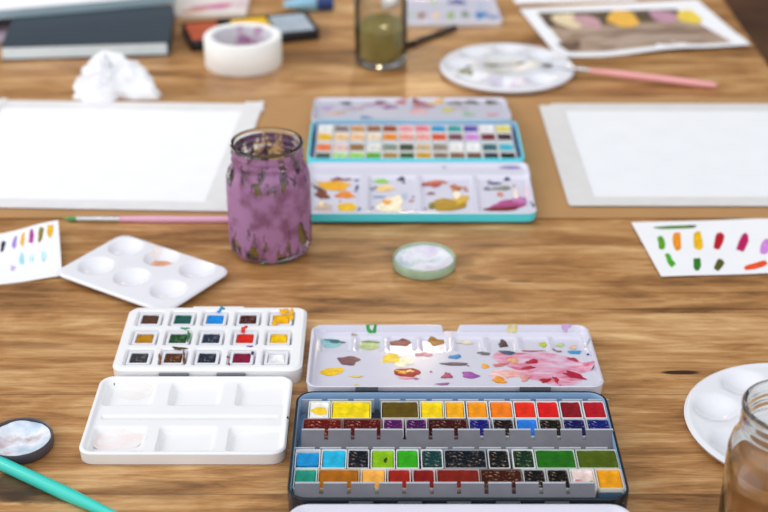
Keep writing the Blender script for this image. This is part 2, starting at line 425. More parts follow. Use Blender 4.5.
# ------------------------------------------------------------------ paint pans
ORD = ['first', 'second', 'third', 'fourth', 'fifth', 'sixth', 'seventh', 'eighth', 'ninth', 'tenth', 'eleventh', 'twelfth']
def lum(h): c = lin(h); return .3*c[0] + .6*c[1] + .1*c[2]
def make_pan(cx, cy, w, d, z, h, col, label, group, t=.95*mm, body=None, cake_drop=.7*mm, cakew=None, caked=None, rz=0, spot=None, seed=0, slope=.9*mm):
    body = body or pan_white
    root = MB()
    iw, idp = w - 2*t, d - 2*t
    root.rrect([(w-1.6*mm, d-1.6*mm, .8*mm, 0), (w-.6*mm, d-.6*mm, .8*mm, .5*mm), (w, d, .9*mm, h-.2*mm), (w-.3*mm, d-.3*mm, .8*mm, h), (iw+.2*mm, idp+.2*mm, .6*mm, h), (iw-.2*mm, idp-.2*mm, .6*mm, h-.4*mm), (iw-.6*mm, idp-.6*mm, .6*mm, .9*mm)], body, n=3)
    o = root.build('paint_pan', loc=(cx, cy, z), rotz=rz)
    tag(o, label, 'paint pan', group)
    if col:
        cw, cd = (cakew or iw - .5*mm) , (caked or idp - .5*mm)
        zt = h - cake_drop; mt = dark_cake_mat(col) if lum(col) < .055 else cake_mat(col)
        m = MB(); rnd = random.Random(seed)
        o0 = Vector((rnd.random()*9, rnd.random()*9, 0))
        # lumpy top, its edge just above the pan's floor
        def ft(x, y):
            e = -sd_rr(x, y, cw/2, cd/2, 1.2*mm)
            return 1.0*mm + (zt - 1.0*mm) * smooth(-.1*mm, slope, e) - .7*mm * (1 - (2*x/cw)**2) * (1 - (2*y/cd)**2) + .35*mm * noise.noise(o0 + Vector((x*260, y*260, 0)))
        m.field(cw, cd, ft, 1.2*mm, mt, mt, base=1.0*mm, step=1.3*mm, edge=(0, .35, .8, 1.4))
        k = m.build('paint_cake', o)
        if spot:
            M = Matrix.Translation((cx, cy, z))
            dabs_on('paint_spot', k, M, zt, ft, spot)
    return o

# ------------------------------------------------------------------ black tin (front)
def tin_base(m, W, D, hgt, r, outer, inner, rim=2.2*mm, floor=1.4*mm):
    m.rrect([(W-3*mm, D-3*mm, r, 0), (W-.6*mm, D-.6*mm, r, 1.2*mm), (W, D, r, hgt-.8*mm), (W-.6*mm, D-.6*mm, r, hgt), (W-2*rim+.8*mm, D-2*rim+.8*mm, r-rim, hgt), (W-2*rim, D-2*rim, r-rim, hgt-.8*mm), (W-2*rim-.4*mm, D-2*rim-.4*mm, r-rim, floor+1.2*mm), (W-2*rim-3*mm, D-2*rim-3*mm, r-rim-1*mm, floor)],
            [outer]*4 + [inner]*3, n=8)
BX, BYF, BYB = .0475, .7215, .8455
BW, BD = .2190, BYB - BYF; BY = (BYF + BYB)/2
tin = empty('watercolor_tin', (BX, BY, 0), 'open black watercolour tin with four rows of mostly full bright pans', 'paint box')
m = MB(); tin_base(m, BW, BD, 18*mm, 13*mm, black_lacquer, blue_enamel, rim=2.4*mm); m.build('tin_base', tin)
ZP = .0056          # level the pans stand on
ROWY = [(.8365, .8152), (.8148, .7935), (.7788, .7575), (.7571, .7358)]
# rack of grey metal: plate, clip strips, small upright clips behind the rows
m = MB()
m.box(-.1005, .1005, .7235-BY+.0015, .8425-BY-.001, 3.6*mm, 4.9*mm, plain('shaded_rack_plate', '2A3644', rough=.4, metal=.2))  # plate coloured darker to carry the shade down in the tin
def clip_strip(m, xl, xr, notches, nw, yT, zT, yB, zB, zback, edge_m):
    """folded sheet with a notched upper edge, sloping down towards the viewer"""
    xs = [xl]
    for q in notches: xs += [q - nw/2, q + nw/2]
    xs.append(xr)
    yN = yT + (yB - yT)*.5; zN = zT + (zB - zT)*.5
    th = .6*mm
    def slab(x0, x1, ya, za, yb, zb, mt):
        b = m.add([(x0, ya, za), (x1, ya, za), (x1, yb, zb), (x0, yb, zb), (x0, ya, za - th), (x1, ya, za - th), (x1, yb, zb - th), (x0, yb, zb - th)])
        for q in ((3, 2, 1, 0), (4, 5, 6, 7), (0, 1, 5, 4), (2, 3, 7, 6), (1, 2, 6, 5), (3, 0, 4, 7)): m.quad([b + i for i in q], mt)
    for i in range(0, len(xs), 2):
        slab(xs[i], xs[i+1], yT, zT, yN, zN, grey_metal)
        slab(xs[i], xs[i+1], yT + 1.5*mm, zT + .15*mm, yT, zT, edge_m)      # bent-back lip
    slab(xl, xr, yN, zN, yB, zB, grey_metal)
    slab(xl, xr, yB, zB, yB - .3*mm, zback, grey_metal)
def lx(px, py, z): return at(px, py, z).x - BX
zA = .0186
clip_strip(m, lx(301.5, 433, zA), lx(614, 433, zA), [lx(p, 436, zA) for p in (326, 352.5, 378.6, 404.8, 430.7, 456.5, 482.4, 508, 533.6, 559.6, 585)], 2.6*mm, .7965-BY, zA, .7850-BY, .0112, .0050, light_metal)
clip_strip(m, lx(294.5, 488, zA), lx(595.5, 488, zA), [lx(p, 491, zA) for p in (321, 348.7, 376.8, 404.4, 432, 459.5, 487, 514.6, 542, 569)], 2.6*mm, .7372-BY, zA, .7262-BY, .0105, .0050, light_metal)
m.box(lx(598, 495, .014), lx(623.5, 495, .014), .7240-BY, .7354-BY, 4.9*mm, 13.2*mm, plain('dark_blue_end', '123A56', rough=.25), .0006)
for (yb, x0, n, pit, px0) in ((.8372, 0, 12, 26.0, 312), (.7795, 0, 12, 26.6, 304)):
    for k in range(n):
        xa = at(px0 + k*pit, 398 if yb > .8 else 448, .016).x - BX
        m.box(xa - 7.3*mm, xa + 7.3*mm, yb - BY, yb - BY + .7*mm, 4.9*mm, 16.4*mm, light_metal, .0002)
m.build('pan_rack', tin)['label'] = 'grey metal pan rack with notched clips'

# lid, open behind the base and leaning down to the table
LW, LD = .2140, .1010
LM = place((.0510, .9010, .0062), 0, math.radians(-4.6))
LRIM = 7.5*mm; LFL = 2.0*mm
WELLS = [(320, 351), (356, 383), (388, 415), (421, 447), (455, 482), (488, 516), (522, 547), (553, 581)]
lw = []
for a, b_ in WELLS:
    x0, y0 = on_plane(a, 351, LM, 2*mm); x1, y1 = on_plane(b_, 336.5, LM, 2*mm)
    lw.append(((x0+x1)/2, (y0+y1)/2, (x1-x0)/2, (y1-y0)/2))
notch_x = on_plane(451, 331, LM, 7*mm)[0]
def lid_f(x, y):
    e = -sd_rr(x, y, LW/2, LD/2, 10*mm)
    rim = LRIM
    if y > LD/2 - 6*mm: rim = LFL + (LRIM - LFL) * smooth(5.6*mm, 7.0*mm, abs(x - notch_x))
    z = rim if e < 1.6*mm else LFL + (rim - LFL) * (1 - smooth(1.6*mm, 3.4*mm, e))
    if e < .4*mm: z -= .3*mm
    for cx, cy, hx, hy in lw:
        z -= 1.5*mm * (1 - smooth(-1.6*mm, .2*mm, sd_rr(x-cx, y-cy, hx, hy, 3*mm)))
    return z
m = MB(); m.field(LW, LD, lid_f, 10*mm, enamel, enamel, base=-1*mm, step=1.25*mm)
lid = m.build('mixing_lid', tin); set_m(lid, Matrix.Translation((-BX, -BY, 0)) @ LM)
lid['label'] = 'white enamel mixing lid with paint stains'
pink = wash_mat('DE94AE', 'C43E62', 'DCC4D8', 62, .34, .70)
dabs = [
 (546, 367, 47, 15, pink, 5, .22), (505, 374, 16, 5, wash_mat('EFB7B4', 'E98E86', 'E6DCE8', 80), 0),
 (331, 341.5, 11, 4.4, '8CC6CE', 0, .1), (334, 340, 11, 2.3, '2F6468', 4, .3), (369, 343.5, 10.5, 4.6, 'B7C68C', 0, .1), (370, 340.3, 9, 1.4, '7F9A58', 0, .2),
 (401, 341, 10, 3.6, '8A4B42', 0, .2), (436, 340, 9, 3.2, 'A8762E', 0, .25), (372, 331.5, 5.5, 1.5, '2F9E3C', 0, .15), (354, 334.6, 3.4, 1.3, 'B9A29A', 0),
 (348.5, 360.5, 11, 4.4, '7B5058', 4, .22), (332, 371.5, 12, 3.8, 'F2C312', -4, .12), (392, 358.5, 11, 4, 'F5D43A', -3, .25), (404, 362, 9, 4.5, 'FBF3D2', 0, .3),  # the cream dab paints in the lamp's hot spot on the enamel
 (424, 354.5, 8, 2.4, 'D79AA6', 0, .3), (407, 372.6, 13.5, 4.6, 'A81A18', 3, .12), (403, 372.2, 9, 2.2, 'F0B43C', 6, .4), (410, 371.2, 5, 1.5, 'F7DC8A', 8, .4), (408, 378, 10, 1.2, 'E2A0AC', 3, .3),
 (455, 356.8, 6.5, 2.1, '2D84BE', 0, .2), (454.5, 364, 14.5, 1.6, '6A5A62', 1, .12), (447, 375.8, 4.6, 3.2, 'B0446A', -20, .4), (443, 384, 6, 1.3, 'A06A9C', 0, .3),
 (470, 375.2, 8.5, 3.2, '9A4AA2', 4, .2), (485, 366.3, 3.6, 2.4, 'F2A53E', 0, .2), (499, 380, 7.2, 3, 'F29A22', 5, .3), (357, 386.3, 3.4, 1.8, 'E9BC28', 0, .2), (356, 376.5, 6, 1.2, 'EBD27A', 0, .3),
 (503, 342.3, 5, 3.3, '4E3236', 0, .3), (507, 352.6, 7.8, 2.2, '3F5874', 6, .2), (484, 353.6, 6.5, 1.5, '6E6A6E', 3, .2), (543, 343, 3.6, 2.6, 'C5CC38', 0, .2), (560, 343.4, 4, 1.9, 'BBD38A', 0, .2),
 (533, 350.4, 12, 1.3, 'B25A5C', 0, .2), (557, 350.4, 4, 1.6, '9A5A70', 20, .3), (575, 351.8, 6.4, 2.5, '3D9CD0', 0, .2), (512, 331.5, 4.5, 1.3, 'D9C98E', 0, .3), (566, 331.4, 4.5, 1, 'C9A6CC', 0, .3),
 (588, 354.6, 1.6, 1, '33508A', 0), (588, 346, 1.2, 1.2, '9AA2AE', 0), (465, 341, 8, 1.6, 'E5D6B8', 0, .3), (573, 345.5, 3.2, 2.4, 'E7C2A8', 0),
 (532, 361.8, 6.8, 2, 'B01C3C', -12, .25), (528, 368, 6.6, 1.6, 'B8243E', -6, .2), (574, 375.5, 12, 2.5, 'B4153A', 14, .3), (545, 380.6, 4.5, 2.2, 'B80E1C', 0, .4), (556, 380, 3.2, 2.2, 'C01826', 30, .4), (573, 359.6, 6, 1.3, 'BE3C5C', 12, .3),
 (525, 378, 4.6, 3, 'E59A92', 0, .3), (513, 361, 5, 2.6, 'EFB07E', 0, .3), (500, 365, 7, 1.6, 'DB7070', -6, .3), (596, 388, 2.2, 1.6, 'E8C7D3', 0), (560, 386, 1.2, .7, 'A81C30'), (468, 366, 1, .6, 'B04460'), (431, 372, 1.2, .9, 'B0709A'), (416, 379, 1.5, .7, 'B86080')]
dabs_on('paint_or_glint_dab', lid, LM, 2.2*mm, lid_f, dabs, dome=.12*mm)
# hinges between lid and base
for a, b_ in ((355.5, 378), (519, 550)):
    xa, xb = at(a, 389, .016).x - BX, at(b_, 389, .016).x - BX
    m = MB(); m.rod((xa, BD/2 + 2.2*mm, .0175), (xb, BD/2 + 2.2*mm, .0175), [(0, 2.0*mm), (1, 2.0*mm)], black_lacquer, 12); m.build('hinge', tin)
# mixing flap folded out towards the viewer
FM = place((BX, .6695, .0090), 0, math.radians(2.0))
def flap_f(x, y):
    e = -sd_rr(x, y, .1075, .049, 13*mm)
    z = 6*mm if e < 2.2*mm else 2*mm + 4*mm * (1 - smooth(2.2*mm, 4.5*mm, e))
    for cx in (-.078, -.026, .026, .078):
        z -= 1.2*mm * (1 - smooth(-2*mm, 0, sd_rr(x-cx, y, .023, .038, 5*mm)))
    return z
m = MB(); m.field(.215, .098, flap_f, 13*mm, enamel, enamel, base=-1.2*mm, step=2.2*mm)
o = m.build('mixing_flap', tin); set_m(o, Matrix.Translation((-BX, -BY, 0)) @ FM)
for a, b_ in ((348.7, 373), (397.8, 422), (447, 471), (496, 520.5), (544.7, 569)):
    p0, p1 = at(a, 503, .0165), at(b_, 503, .0165)
    m = MB(); m.rod((p0.x - BX, -BD/2 - 1.1*mm, .0158), (p1.x - BX, -BD/2 - 1.1*mm, .0158), [(0, 1.7*mm), (1, 1.7*mm)], black_lacquer, 12); m.build('hinge', tin)

ROWS = [
 [(308.1, 330.3, 'F3F2EA', 'white'), (330.8, 371.4, 'F6D80A', 'lemon yellow'), (380.8, 418.9, '5E4A08', 'dark olive brown'), (419.7, 444.2, 'FBD60A', 'bright yellow'), (444.8, 465.2, 'FBB012', 'golden yellow'), (466.6, 488.2, 'F99A12', 'yellow orange'), (489.4, 513.2, 'F97F16', 'orange'), (514, 536.3, 'EE2C12', 'orange red'), (536.9, 559.4, 'E01216', 'scarlet'), (560.4, 582.2, '8A0C1C', 'dark crimson'), (583.4, 606.2, 'B80E22', 'crimson')],
 [(302.3, 341.6, '640E0C', 'maroon brown'), (342.4, 381.6, '560C0C', 'deep maroon'), (382.8, 403.8, '521058', 'violet'), (405.4, 427.4, '440E50', 'dark purple'), (428, 468, '3A080A', 'blackish maroon'), (469, 490.8, '0E1470', 'dark blue'), (493, 514.8, '160A12', 'near black plum'), (516.6, 538.6, '2478D8', 'bright blue'), (539.6, 563, '140E0C', 'brown black'), (563.8, 586.8, '0A1052', 'navy'), (587.6, 611.5, '0A1C6C', 'ultramarine')],
 [(294.8, 320.2, '1494D6', 'azure'), (321, 346.6, '20B4DC', 'cyan'), (347.2, 369.4, '0A1220', 'blue black'), (370.6, 395, '88BC10', 'lime green'), (396, 419, '2EA814', 'bright green'), (421, 443.2, '0A3A3C', 'dark teal'), (444, 486.8, '08121E', 'ink black'), (488.2, 509.8, '080E12', 'black'), (512.6, 534.8, '08301C', 'dark green'), (535.6, 576, '1C6A10', 'leaf green'), (577, 618.6, '4C5E0C', 'olive green')],
 [(293.3, 316.8, '1E9078', 'sea green'), (317.5, 359.6, 'AC640A', 'brown ochre'), (360.4, 386.2, 'F8B04A', 'pale orange'), (387.2, 411, 'A01C10', 'brick red'), (412.4, 435.4, '840E0E', 'dark red'), (436.6, 480.2, '7E1A0C', 'russet brown'), (480.8, 522.8, '3E160A', 'dark brown'), (523.6, 546.6, '100C10', 'soot black'), (547.4, 570.2, '0E0806', 'warm black'), (571, 596, 'EED6CE', 'pale pink'), (597, 623.2, 'F0A014', 'amber')]]
def rim_mat(col, ri, size):      # rims are stained by the darker paints
    if ri in (0, 2) and lum(col) > .015 and size == 'half': return pan_white
    k = (.6 if lum(col) < .05 else .35) if size == 'full' else .15
    if ri in (0, 2): k *= .55
    h = ''.join('%02X' % int(int('E4E6E6'[i:i+2], 16)*(1-k) + int(col[i:i+2], 16)*k) for i in (0, 2, 4))
    return plain('stained_pan_plastic', h, rough=.35)
ROWN = ['back', 'second', 'third', 'front']; ROWPY = [410, 428, 459, 479]
for ri, row in enumerate(ROWS):
    yb, yf = ROWY[ri]
    for ci, (a, b_, col, nm) in enumerate(row):
        xa, xb = at(a, ROWPY[ri], .016).x, at(b_, ROWPY[ri], .016).x
        xa += .1*mm; xb -= .1*mm
        spot = None
        M = None
        if ri == 0 and ci == 0: spot = [(319.5, 410.5, 7.5, 4.2, 'F6CE2A', 0, .15)]
        if ri == 3 and ci == 9: spot = [(591.5, 482.5, 2.6, 2.2, '8CB414', 0, .2), (578, 480, 3, 1.2, 'D88A84', 0, .3)]
        if ri == 2 and ci == 3: spot = [(385.5, 459.5, 1.6, 3, '20380C', 25, .2)]
        size = 'full' if b_ - a > 30 else 'half'
        dk = .55*mm if ri in (0, 2) else .5*mm
        make_pan((xa+xb)/2, (yb+yf)/2, xb-xa, yb-yf-.3*mm, ZP-.0006, 10.6*mm, col, '%s %s pan, %s from left in %s row of the black tin' % (nm, size, ORD[ci], ROWN[ri]), 'pans in the black tin', cake_drop=dk, t=.62*mm, slope=.35*mm, body=rim_mat(col, ri, size), spot=spot, seed=ri*20+ci,
                 caked=(yb-yf-1.7*mm if ri != 2 or ci != 0 else yb-yf-7*mm))

# ------------------------------------------------------------------ white plastic paint box (front left)
WX = -.1315
wb = empty('pocket_paint_box', (WX, .875, 0), 'open white plastic paint box beside the black tin', 'paint box')
UW, UD = .1400, .0925; UM = place((-.1305, .9275, 0), 0)
wellc = []
for row, y in ((0, 319), (1, 338), (2, 357.5)):
    for px in ((151, 184, 216, 249, 282.5), (145, 178.5, 211, 245, 279), (137.5, 171.7, 206, 240.7, 274.5))[row]:
        wellc.append(at(px, y, .0125))
cols = sorted(set(i % 5 for i in range(15)))
cxs = [sum(wellc[r*5+c].x for r in range(3))/3 for c in range(5)]; cys = [sum(wellc[r*5+c].y for c in range(5))/5 for r in range(3)]
def upper_f(x, y):
    e = -sd_rr(x, y, UW/2, UD/2, 9*mm)
    z = 13.2*mm - 1.6*mm * (1 - smooth(0, 2.4*mm, e))
    for cx in cxs:
        for cy in cys:
            d = sd_rr(x - (cx + .1305), y - (cy - .9275), 10.3*mm, 10.8*mm, 2*mm)
            z = min(z, 13.2*mm - 7.4*mm * (1 - smooth(-1.3*mm, .5*mm, d)))
    return z
m = MB(); m.field(UW, UD, upper_f, 9*mm, white_plastic, white_plastic, base=.2*mm, step=.9*mm)
box_tray = o = m.build('pan_tray', wb); set_m(o, Matrix.Translation((-WX, -.875, 0)) @ UM)
DW, DD = .1405, .0965; DM = place((-.1368, .8305, 0), 0)
dwell = []
for (xa, xb, ya, yb) in ((101, 158, 407, 384), (167, 224, 407, 384), (234, 289, 407, 384), (87, 148, 453, 428), (154, 218, 453, 428), (225, 286, 453, 428)):
    x0, y0 = on_plane(xa, ya, DM, 6*mm); x1, y1 = on_plane(xb, yb, DM, 6*mm)
    dwell.append(((x0+x1)/2, (y0+y1)/2, (x1-x0)/2, (y1-y0)/2))
gy = on_plane(190, 417.5, DM, 7*mm)[1]
def lower_f(x, y):
    e = -sd_rr(x, y, DW/2, DD/2, 10*mm)
    z = 9.6*mm - 1.0*mm * (1 - smooth(0, 1.2*mm, e)) - 2.2*mm * smooth(2.4*mm, 4.6*mm, e)
    z -= .9*mm * (1 - smooth(0, 2.5*mm, abs(y - gy) - .6*mm)) * (1 if abs(x) < .062 else 0)
    for cx, cy, hx, hy in dwell:
        d = sd_rr(x-cx, y-cy, hx, hy, 3.5*mm)
        dep = 3.2*mm + 1.4*mm * (x - cx) / hx * -1
        z -= dep * (1 - smooth(-3.8*mm, .3*mm, d))
    return z
m = MB(); m.field(DW, DD, lower_f, 10*mm, white_plastic, white_plastic, base=.2*mm, step=1.0*mm)
box_lid = o = m.build('mixing_lid', wb); set_m(o, Matrix.Translation((-WX, -.875, 0)) @ DM)
dabs_on('paint_stain', box_lid, DM, 4*mm, lower_f, [(118, 441, 27, 10, wash_mat('F3E6E3', 'F0DAD6', 'F1F1F2', 60, .3, .8), 0, .1), (136, 393, 18, 7, wash_mat('F1EDEB', 'ECE2DE', 'F1F1F2', 60, .3, .8), 0, .1), (114.6, 387, .7, .5, '8A8278'), (288, 424, .9, 1.4, '2E3444')], dome=.02*mm)
for a, b_ in ((158, 188), (216, 245)):
    xa, xb = at(a, 377, .010).x, at(b_, 377, .010).x
    m = MB(); m.box(xa - WX, xb - WX, .8794 - .875, .8812 - .875, 5.5*mm, 10.4*mm, plain('dark_hinge', '6C7076', rough=.4), .0003); m.build('hinge', wb)
# little latch tab at the back
xa, xb = at(193, 310, .01).x, at(244, 310, .01).x
m = MB(); m.box(xa - WX, xb - WX, .0987, .1007, 4*mm, 12.2*mm, white_plastic, .0006); m.build('latch_tab', wb)
WC = [('5A3A2C', 'brown'), ('1E5A50', 'dark green'), ('1C8CE0', 'sky blue'), ('4A2426', 'dark maroon brown'), ('F8B80E', 'golden yellow'),
      ('B8801A', 'ochre'), ('20502C', 'deep green'), ('2A3648', 'slate blue'), ('DC2818', 'red'), ('F4C40A', 'yellow'),
      ('3C3A40', 'dark grey'), ('583420', 'warm brown'), ('283040', 'blue black'), ('86163A', 'crimson'), ('F4F4F4', 'white')]
for i, (col, nm) in enumerate(WC):
    r, c = divmod(i, 5)
    empty_pan = i == 14
    make_pan(cxs[c], cys[r], 17.2*mm, 18.2*mm, .0060, 6.4*mm, col, '%s square pan, %s from left in %s row of the white box' % (nm, ORD[c], ['back', 'middle', 'front'][r]), 'pans in the white plastic box', t=2.0*mm, body=clear_plastic, cake_drop=1.1*mm if empty_pan else .1*mm, cakew=13.4*mm, caked=13.6*mm, seed=300+i)
splash = [(284, 311.5, 4, 3.4, 'F5B50E', 0, .35), (291, 314.5, 3, 5, 'F5B50E', 20, .4), (275.5, 322.6, 4, 2.4, 'F5B50E', 0, .4), (222, 308.6, 3.4, 1.6, '1E9AB8', 0, .4), (219, 311.5, 2, 1.4, '1C8CE0', 0, .3),
          (185, 328.5, 4, 1.2, '2E8A50', 0, .4), (188.5, 336, 2, 4.6, '2E7A3A', 0, .4), (244, 328.6, 3.4, 2.2, 'E03828', -30, .4), (243, 331.8, 1.8, 1.6, 'DC2818', 0), (179, 348.4, 6, 1.6, '54381E', 0, .4), (184, 358, 1.5, 6, '6A4020', 0, .4), (160, 358.5, 1.5, 5, '8A5A3A', 0, .4),
          (228, 357, 1.4, 1.2, '96264A'), (250, 346.6, 3, .9, '8A5AA0', 0, .3), (252.5, 353, 1.4, 2, '3A3060', 10), (229, 364, 1, 1.8, '9A2A4A')]
dabs_on('paint_splash', box_tray, UM, 13.2*mm, lambda x, y: max(upper_f(x, y), 13.0*mm), splash, dome=.2*mm)

# ------------------------------------------------------------------ turquoise tin (behind)
TX, TCY = .0305, 1.2935
RZ = math.radians(1.0)
tt_ = empty('watercolor_tin', (TX, TCY, CB), 'open turquoise watercolour tin with pastel pans on the cardboard', 'paint box')
TW, TD = .2090, .0960
m = MB(); tin_base(m, TW, TD, 17*mm, 9*mm, teal_lacquer, blue_enamel, rim=2.2*mm); m.build('tin_base', tt_)
m = MB(); m.box(-.098, .098, -.0445, .0445, 3.0*mm, 4.2*mm, light_metal)
for yb in (-.0025,):
    m.box(-.098, .098, yb - 3*mm, yb + 3*mm, 4.2*mm, 12.5*mm, blue_enamel)
m.build('pan_rack', tt_)
# front mixing tray
GW, GD = .2115, .1010; GM = place((.0320, 1.1935, CB + 3.6*mm), 0, math.radians(3.0))
gw = []
for a, b_ in ((309, 361), (368, 416), (421, 472), (478, 533)):
    x0, y0 = on_plane(a, 213, GM, 4*mm); x1, y1 = on_plane(b_, 177, GM, 4*mm)
    gw.append(((x0+x1)/2, (y0+y1)/2, (x1-x0)/2, (y1-y0)/2))
def tray_f(x, y):
    e = -sd_rr(x, y, GW/2, GD/2, 9*mm)
    z = 9*mm - .6*mm*(1 - smooth(0, .8*mm, e)) - 3*mm * smooth(2*mm, 4*mm, e)
    for cx, cy, hx, hy in gw: z -= 2.8*mm * (1 - smooth(-3.2*mm, .2*mm, sd_rr(x-cx, y-cy, hx, hy, 3*mm)))
    return z
m = MB(); m.field(GW, GD, tray_f, 9*mm, enamel, teal_lacquer, base=0, step=1.5*mm)
OFF = Matrix.Translation((-TX, -TCY, -CB))
o = m.build('mixing_tray', tt_); set_m(o, OFF @ GM)
rs = random.Random(5)
SPAT = ['6A4A3A', '4A4A7A', 'B86A4A', '8A5A86', '3E5A72', 'D0A04A']
dabs = [(rs.uniform(*rs.choice([(314, 358), (370, 414), (424, 470), (482, 528)])), rs.uniform(180, 210), rs.uniform(1, 2.6), rs.uniform(.6, 1.4), rs.choice(SPAT), 0, .3) for _ in range(24)] + [(334, 185.5, 17, 4.6, 'F0AE1A', 4, .2), (322, 194, 7.5, 4.5, '7A3E2A', 10, .3), (318, 188, 6, 1.5, '4A4030', 20, .3), (340, 179.5, 10, 1.3, '8A5A6A', 0, .3), (345, 195, 9, 3.4, 'EE8A22', 5, .25), (347, 207.5, 10, 4.6, 'F2C212', 0, .15), (324, 208, 10, 4, 'C9B5A8', 0, .3), (357, 187.5, 2, 2.2, '34588A'), (359, 211, 2, 1.4, '46608E'), (321, 204, 3, 3, 'F8E2B0'),
        (381.5, 181, 7.6, 2.1, '8ED04E', 0, .15), (385, 188.3, 9, 3, 'F4CF8A', 0, .2), (401, 179.4, 4, 1.3, '2E3A52', 0), (391, 206, 13, 9, 'FBEFD0', 0, .25), (388, 202.8, 6.6, 3.4, 'EEA52E', -8, .25), (379, 196.8, 6, 1, '7A9CC0', 0), (404, 196, 3, 3.4, 'B8C4DE', 0), (372, 189.5, 2.4, 1, '7A86A6'), (405, 211.5, 4, 1, '6A5A86', 0),  # the big cream dab paints in the lamp's reflection in the well
        (432, 184.5, 9, 2.4, 'B0403A', -3, .35), (438, 181.8, 9, 1.6, 'C9684E', 0, .3), (456, 188, 6, 3, 'B9643A', 0, .35), (431, 193.5, 4, 1.3, '8A5460', 0, .2), (448, 205, 18, 6.2, 'B08A14', -4, .15), (460, 200, 8, 5, 'D9B23C', 0, .25), (457, 196, 4, 5, 'FBEEDA', 0, .2), (432, 206, 4, 3, '7A7420', 0),
        (495, 183.6, 6, 1.2, '46567E', 0, .3), (507, 179.5, 3.5, 1.2, '3E4A72'), (502, 188.3, 9, 2, '8A8A7A', 0, .3), (487, 188.8, 4, 1.4, '767C90'), (500, 194.3, 3, 2.4, 'D98A7A'), (508, 205, 20, 4.4, 'B04A86', -9, .15), (503, 208.5, 17, 2.8, '7A1A2A', -4, .15), (519, 200.5, 7, 3.6, 'C878B4', 0, .25), (516, 195, 2.4, 7, 'FBE6DA', -8, .1), (527, 193, 2, 8, 'EFD0E2', -8, .1), (510, 170, 11, 1.2, '9A8AC4', 0, .2), (444, 170, 2, .8, '9AA4C0'), (533, 208, 1.4, 1.2, '3A3A50'), (531, 204, 1, 1, '4A4A60')]  # the pale upright slivers are painted lamp reflections, the rest is paint
dabs_on('paint_or_glint_dab', o, GM, 3.6*mm, tray_f, dabs, dome=.12*mm)
# back lid leaning down to the cardboard
KW, KD = .2060, .0890; KM = place((.0280, 1.3885, CB + 5.6*mm), 0, math.radians(-5.0))
kn_x = on_plane(406, 97, KM, 6*mm)[0]
def back_f(x, y):
    e = -sd_rr(x, y, KW/2, KD/2, 9*mm)
    rim = 7*mm - 3.2*mm*smooth(-.02, .03, y)
    if y > KD/2 - 6*mm: rim = 2*mm + 1.8*mm * smooth(3.2*mm, 4.6*mm, abs(x - kn_x))
    return (rim if e < 1.6*mm else 2*mm + (rim-2*mm) * (1 - smooth(1.6*mm, 3.4*mm, e)))
m = MB(); m.field(KW, KD, back_f, 9*mm, enamel, enamel, base=-1*mm, step=1.6*mm)
o = m.build('mixing_lid', tt_); set_m(o, OFF @ KM)
dabs = [(346, 103, 6, 1.7, '5A6272', 0, .3), (336, 112.5, 12, 1.4, 'DDB9A8', 0, .3), (327, 108, 6, 2, 'B6A4CE', 0, .3), (380, 102.6, 6, 2.2, '7A3450', 0, .3), (390, 107, 8, 1.6, '9A5A94', 0, .3), (401, 102, 5, 2, 'C8485C', 0, .3), (418, 102.4, 7, 2.4, '8A3A54', 0, .3), (372, 105, 12, 1.4, 'BFA2C2', 0, .3), (424, 106.5, 10, 1.8, 'B05A72', 0, .3), (437, 102, 8, 2.4, 'E0B478', 0, .3), (418, 111.4, 8, 2, 'E2A0A4', 0, .3), (455, 103, 7, 1.8, '5E5A5A', 0, .25), (471, 102.2, 8, 1.8, '3E4A42', 0, .25), (491, 102.3, 7, 1.9, '46523E', 0, .25), (448, 109.8, 7, 2.2, 'C9C46A', 0, .3), (468, 114, 7, 1.6, '8FBF9E', 0, .3), (492, 114.6, 6, 1.2, 'DA8E9A', 0, .3), (460, 108, 10, 1.2, 'B8AEB6', 0, .3), (355, 108.5, 9, 1.5, 'C6A8B4', 0, .3), (366, 117.4, 6, 1, '4E7EC0', 0, .3)]
dabs_on('paint_or_glint_dab', o, KM, 2.2*mm, back_f, dabs, dome=.12*mm)
for px in (345, 475):
    xa = at(px, 120, .017).x - TX
    m = MB(); m.rod((xa - .012, TD/2 + 1.9*mm, 13.5*mm), (xa + .012, TD/2 + 1.9*mm, 13.5*mm), [(0, 1.4*mm), (1, 1.4*mm)], teal_lacquer, 10); m.build('hinge', tt_)
    m = MB(); m.rod((xa - .012, -TD/2 - .9*mm, 10.5*mm), (xa + .012, -TD/2 - .9*mm, 10.5*mm), [(0, .8*mm), (1, .8*mm)], teal_lacquer, 10); m.build('hinge', tt_)
PAST = [
 ['F0EEE8', '8A7A76', 'CF9A62', '9A6A4E', '9A4A34', 'EE9CA0', 'E87C8E', '2C9CCC', '2EA0A0', '5A48AC', 'F2EFF2', 'E8DA72'],
 ['F0BE24', 'F6C894', 'F8C48C', 'F6DCC0', 'EE8E1A', 'F49E8C', 'F3A49A', 'E2502C', '7A4458', 'D68ADA', '6E1430', '3A2430'],
 ['EE8048', 'EBC6C0', '9A7048', 'E6E6DC', '86968A', '3E4A3C', 'CDB48A', '9A8A80', 'F4F2EE', 'F8F8F6', '2E6A72', '46BCD0'],
 ['4E5A50', 'B4DE92', 'A0D86E', '62AE30', 'B08A4A', '2E5A24', 'D69C22', '8A6E5A', '8A5E44', '70503E', '163034', '0E1014']]
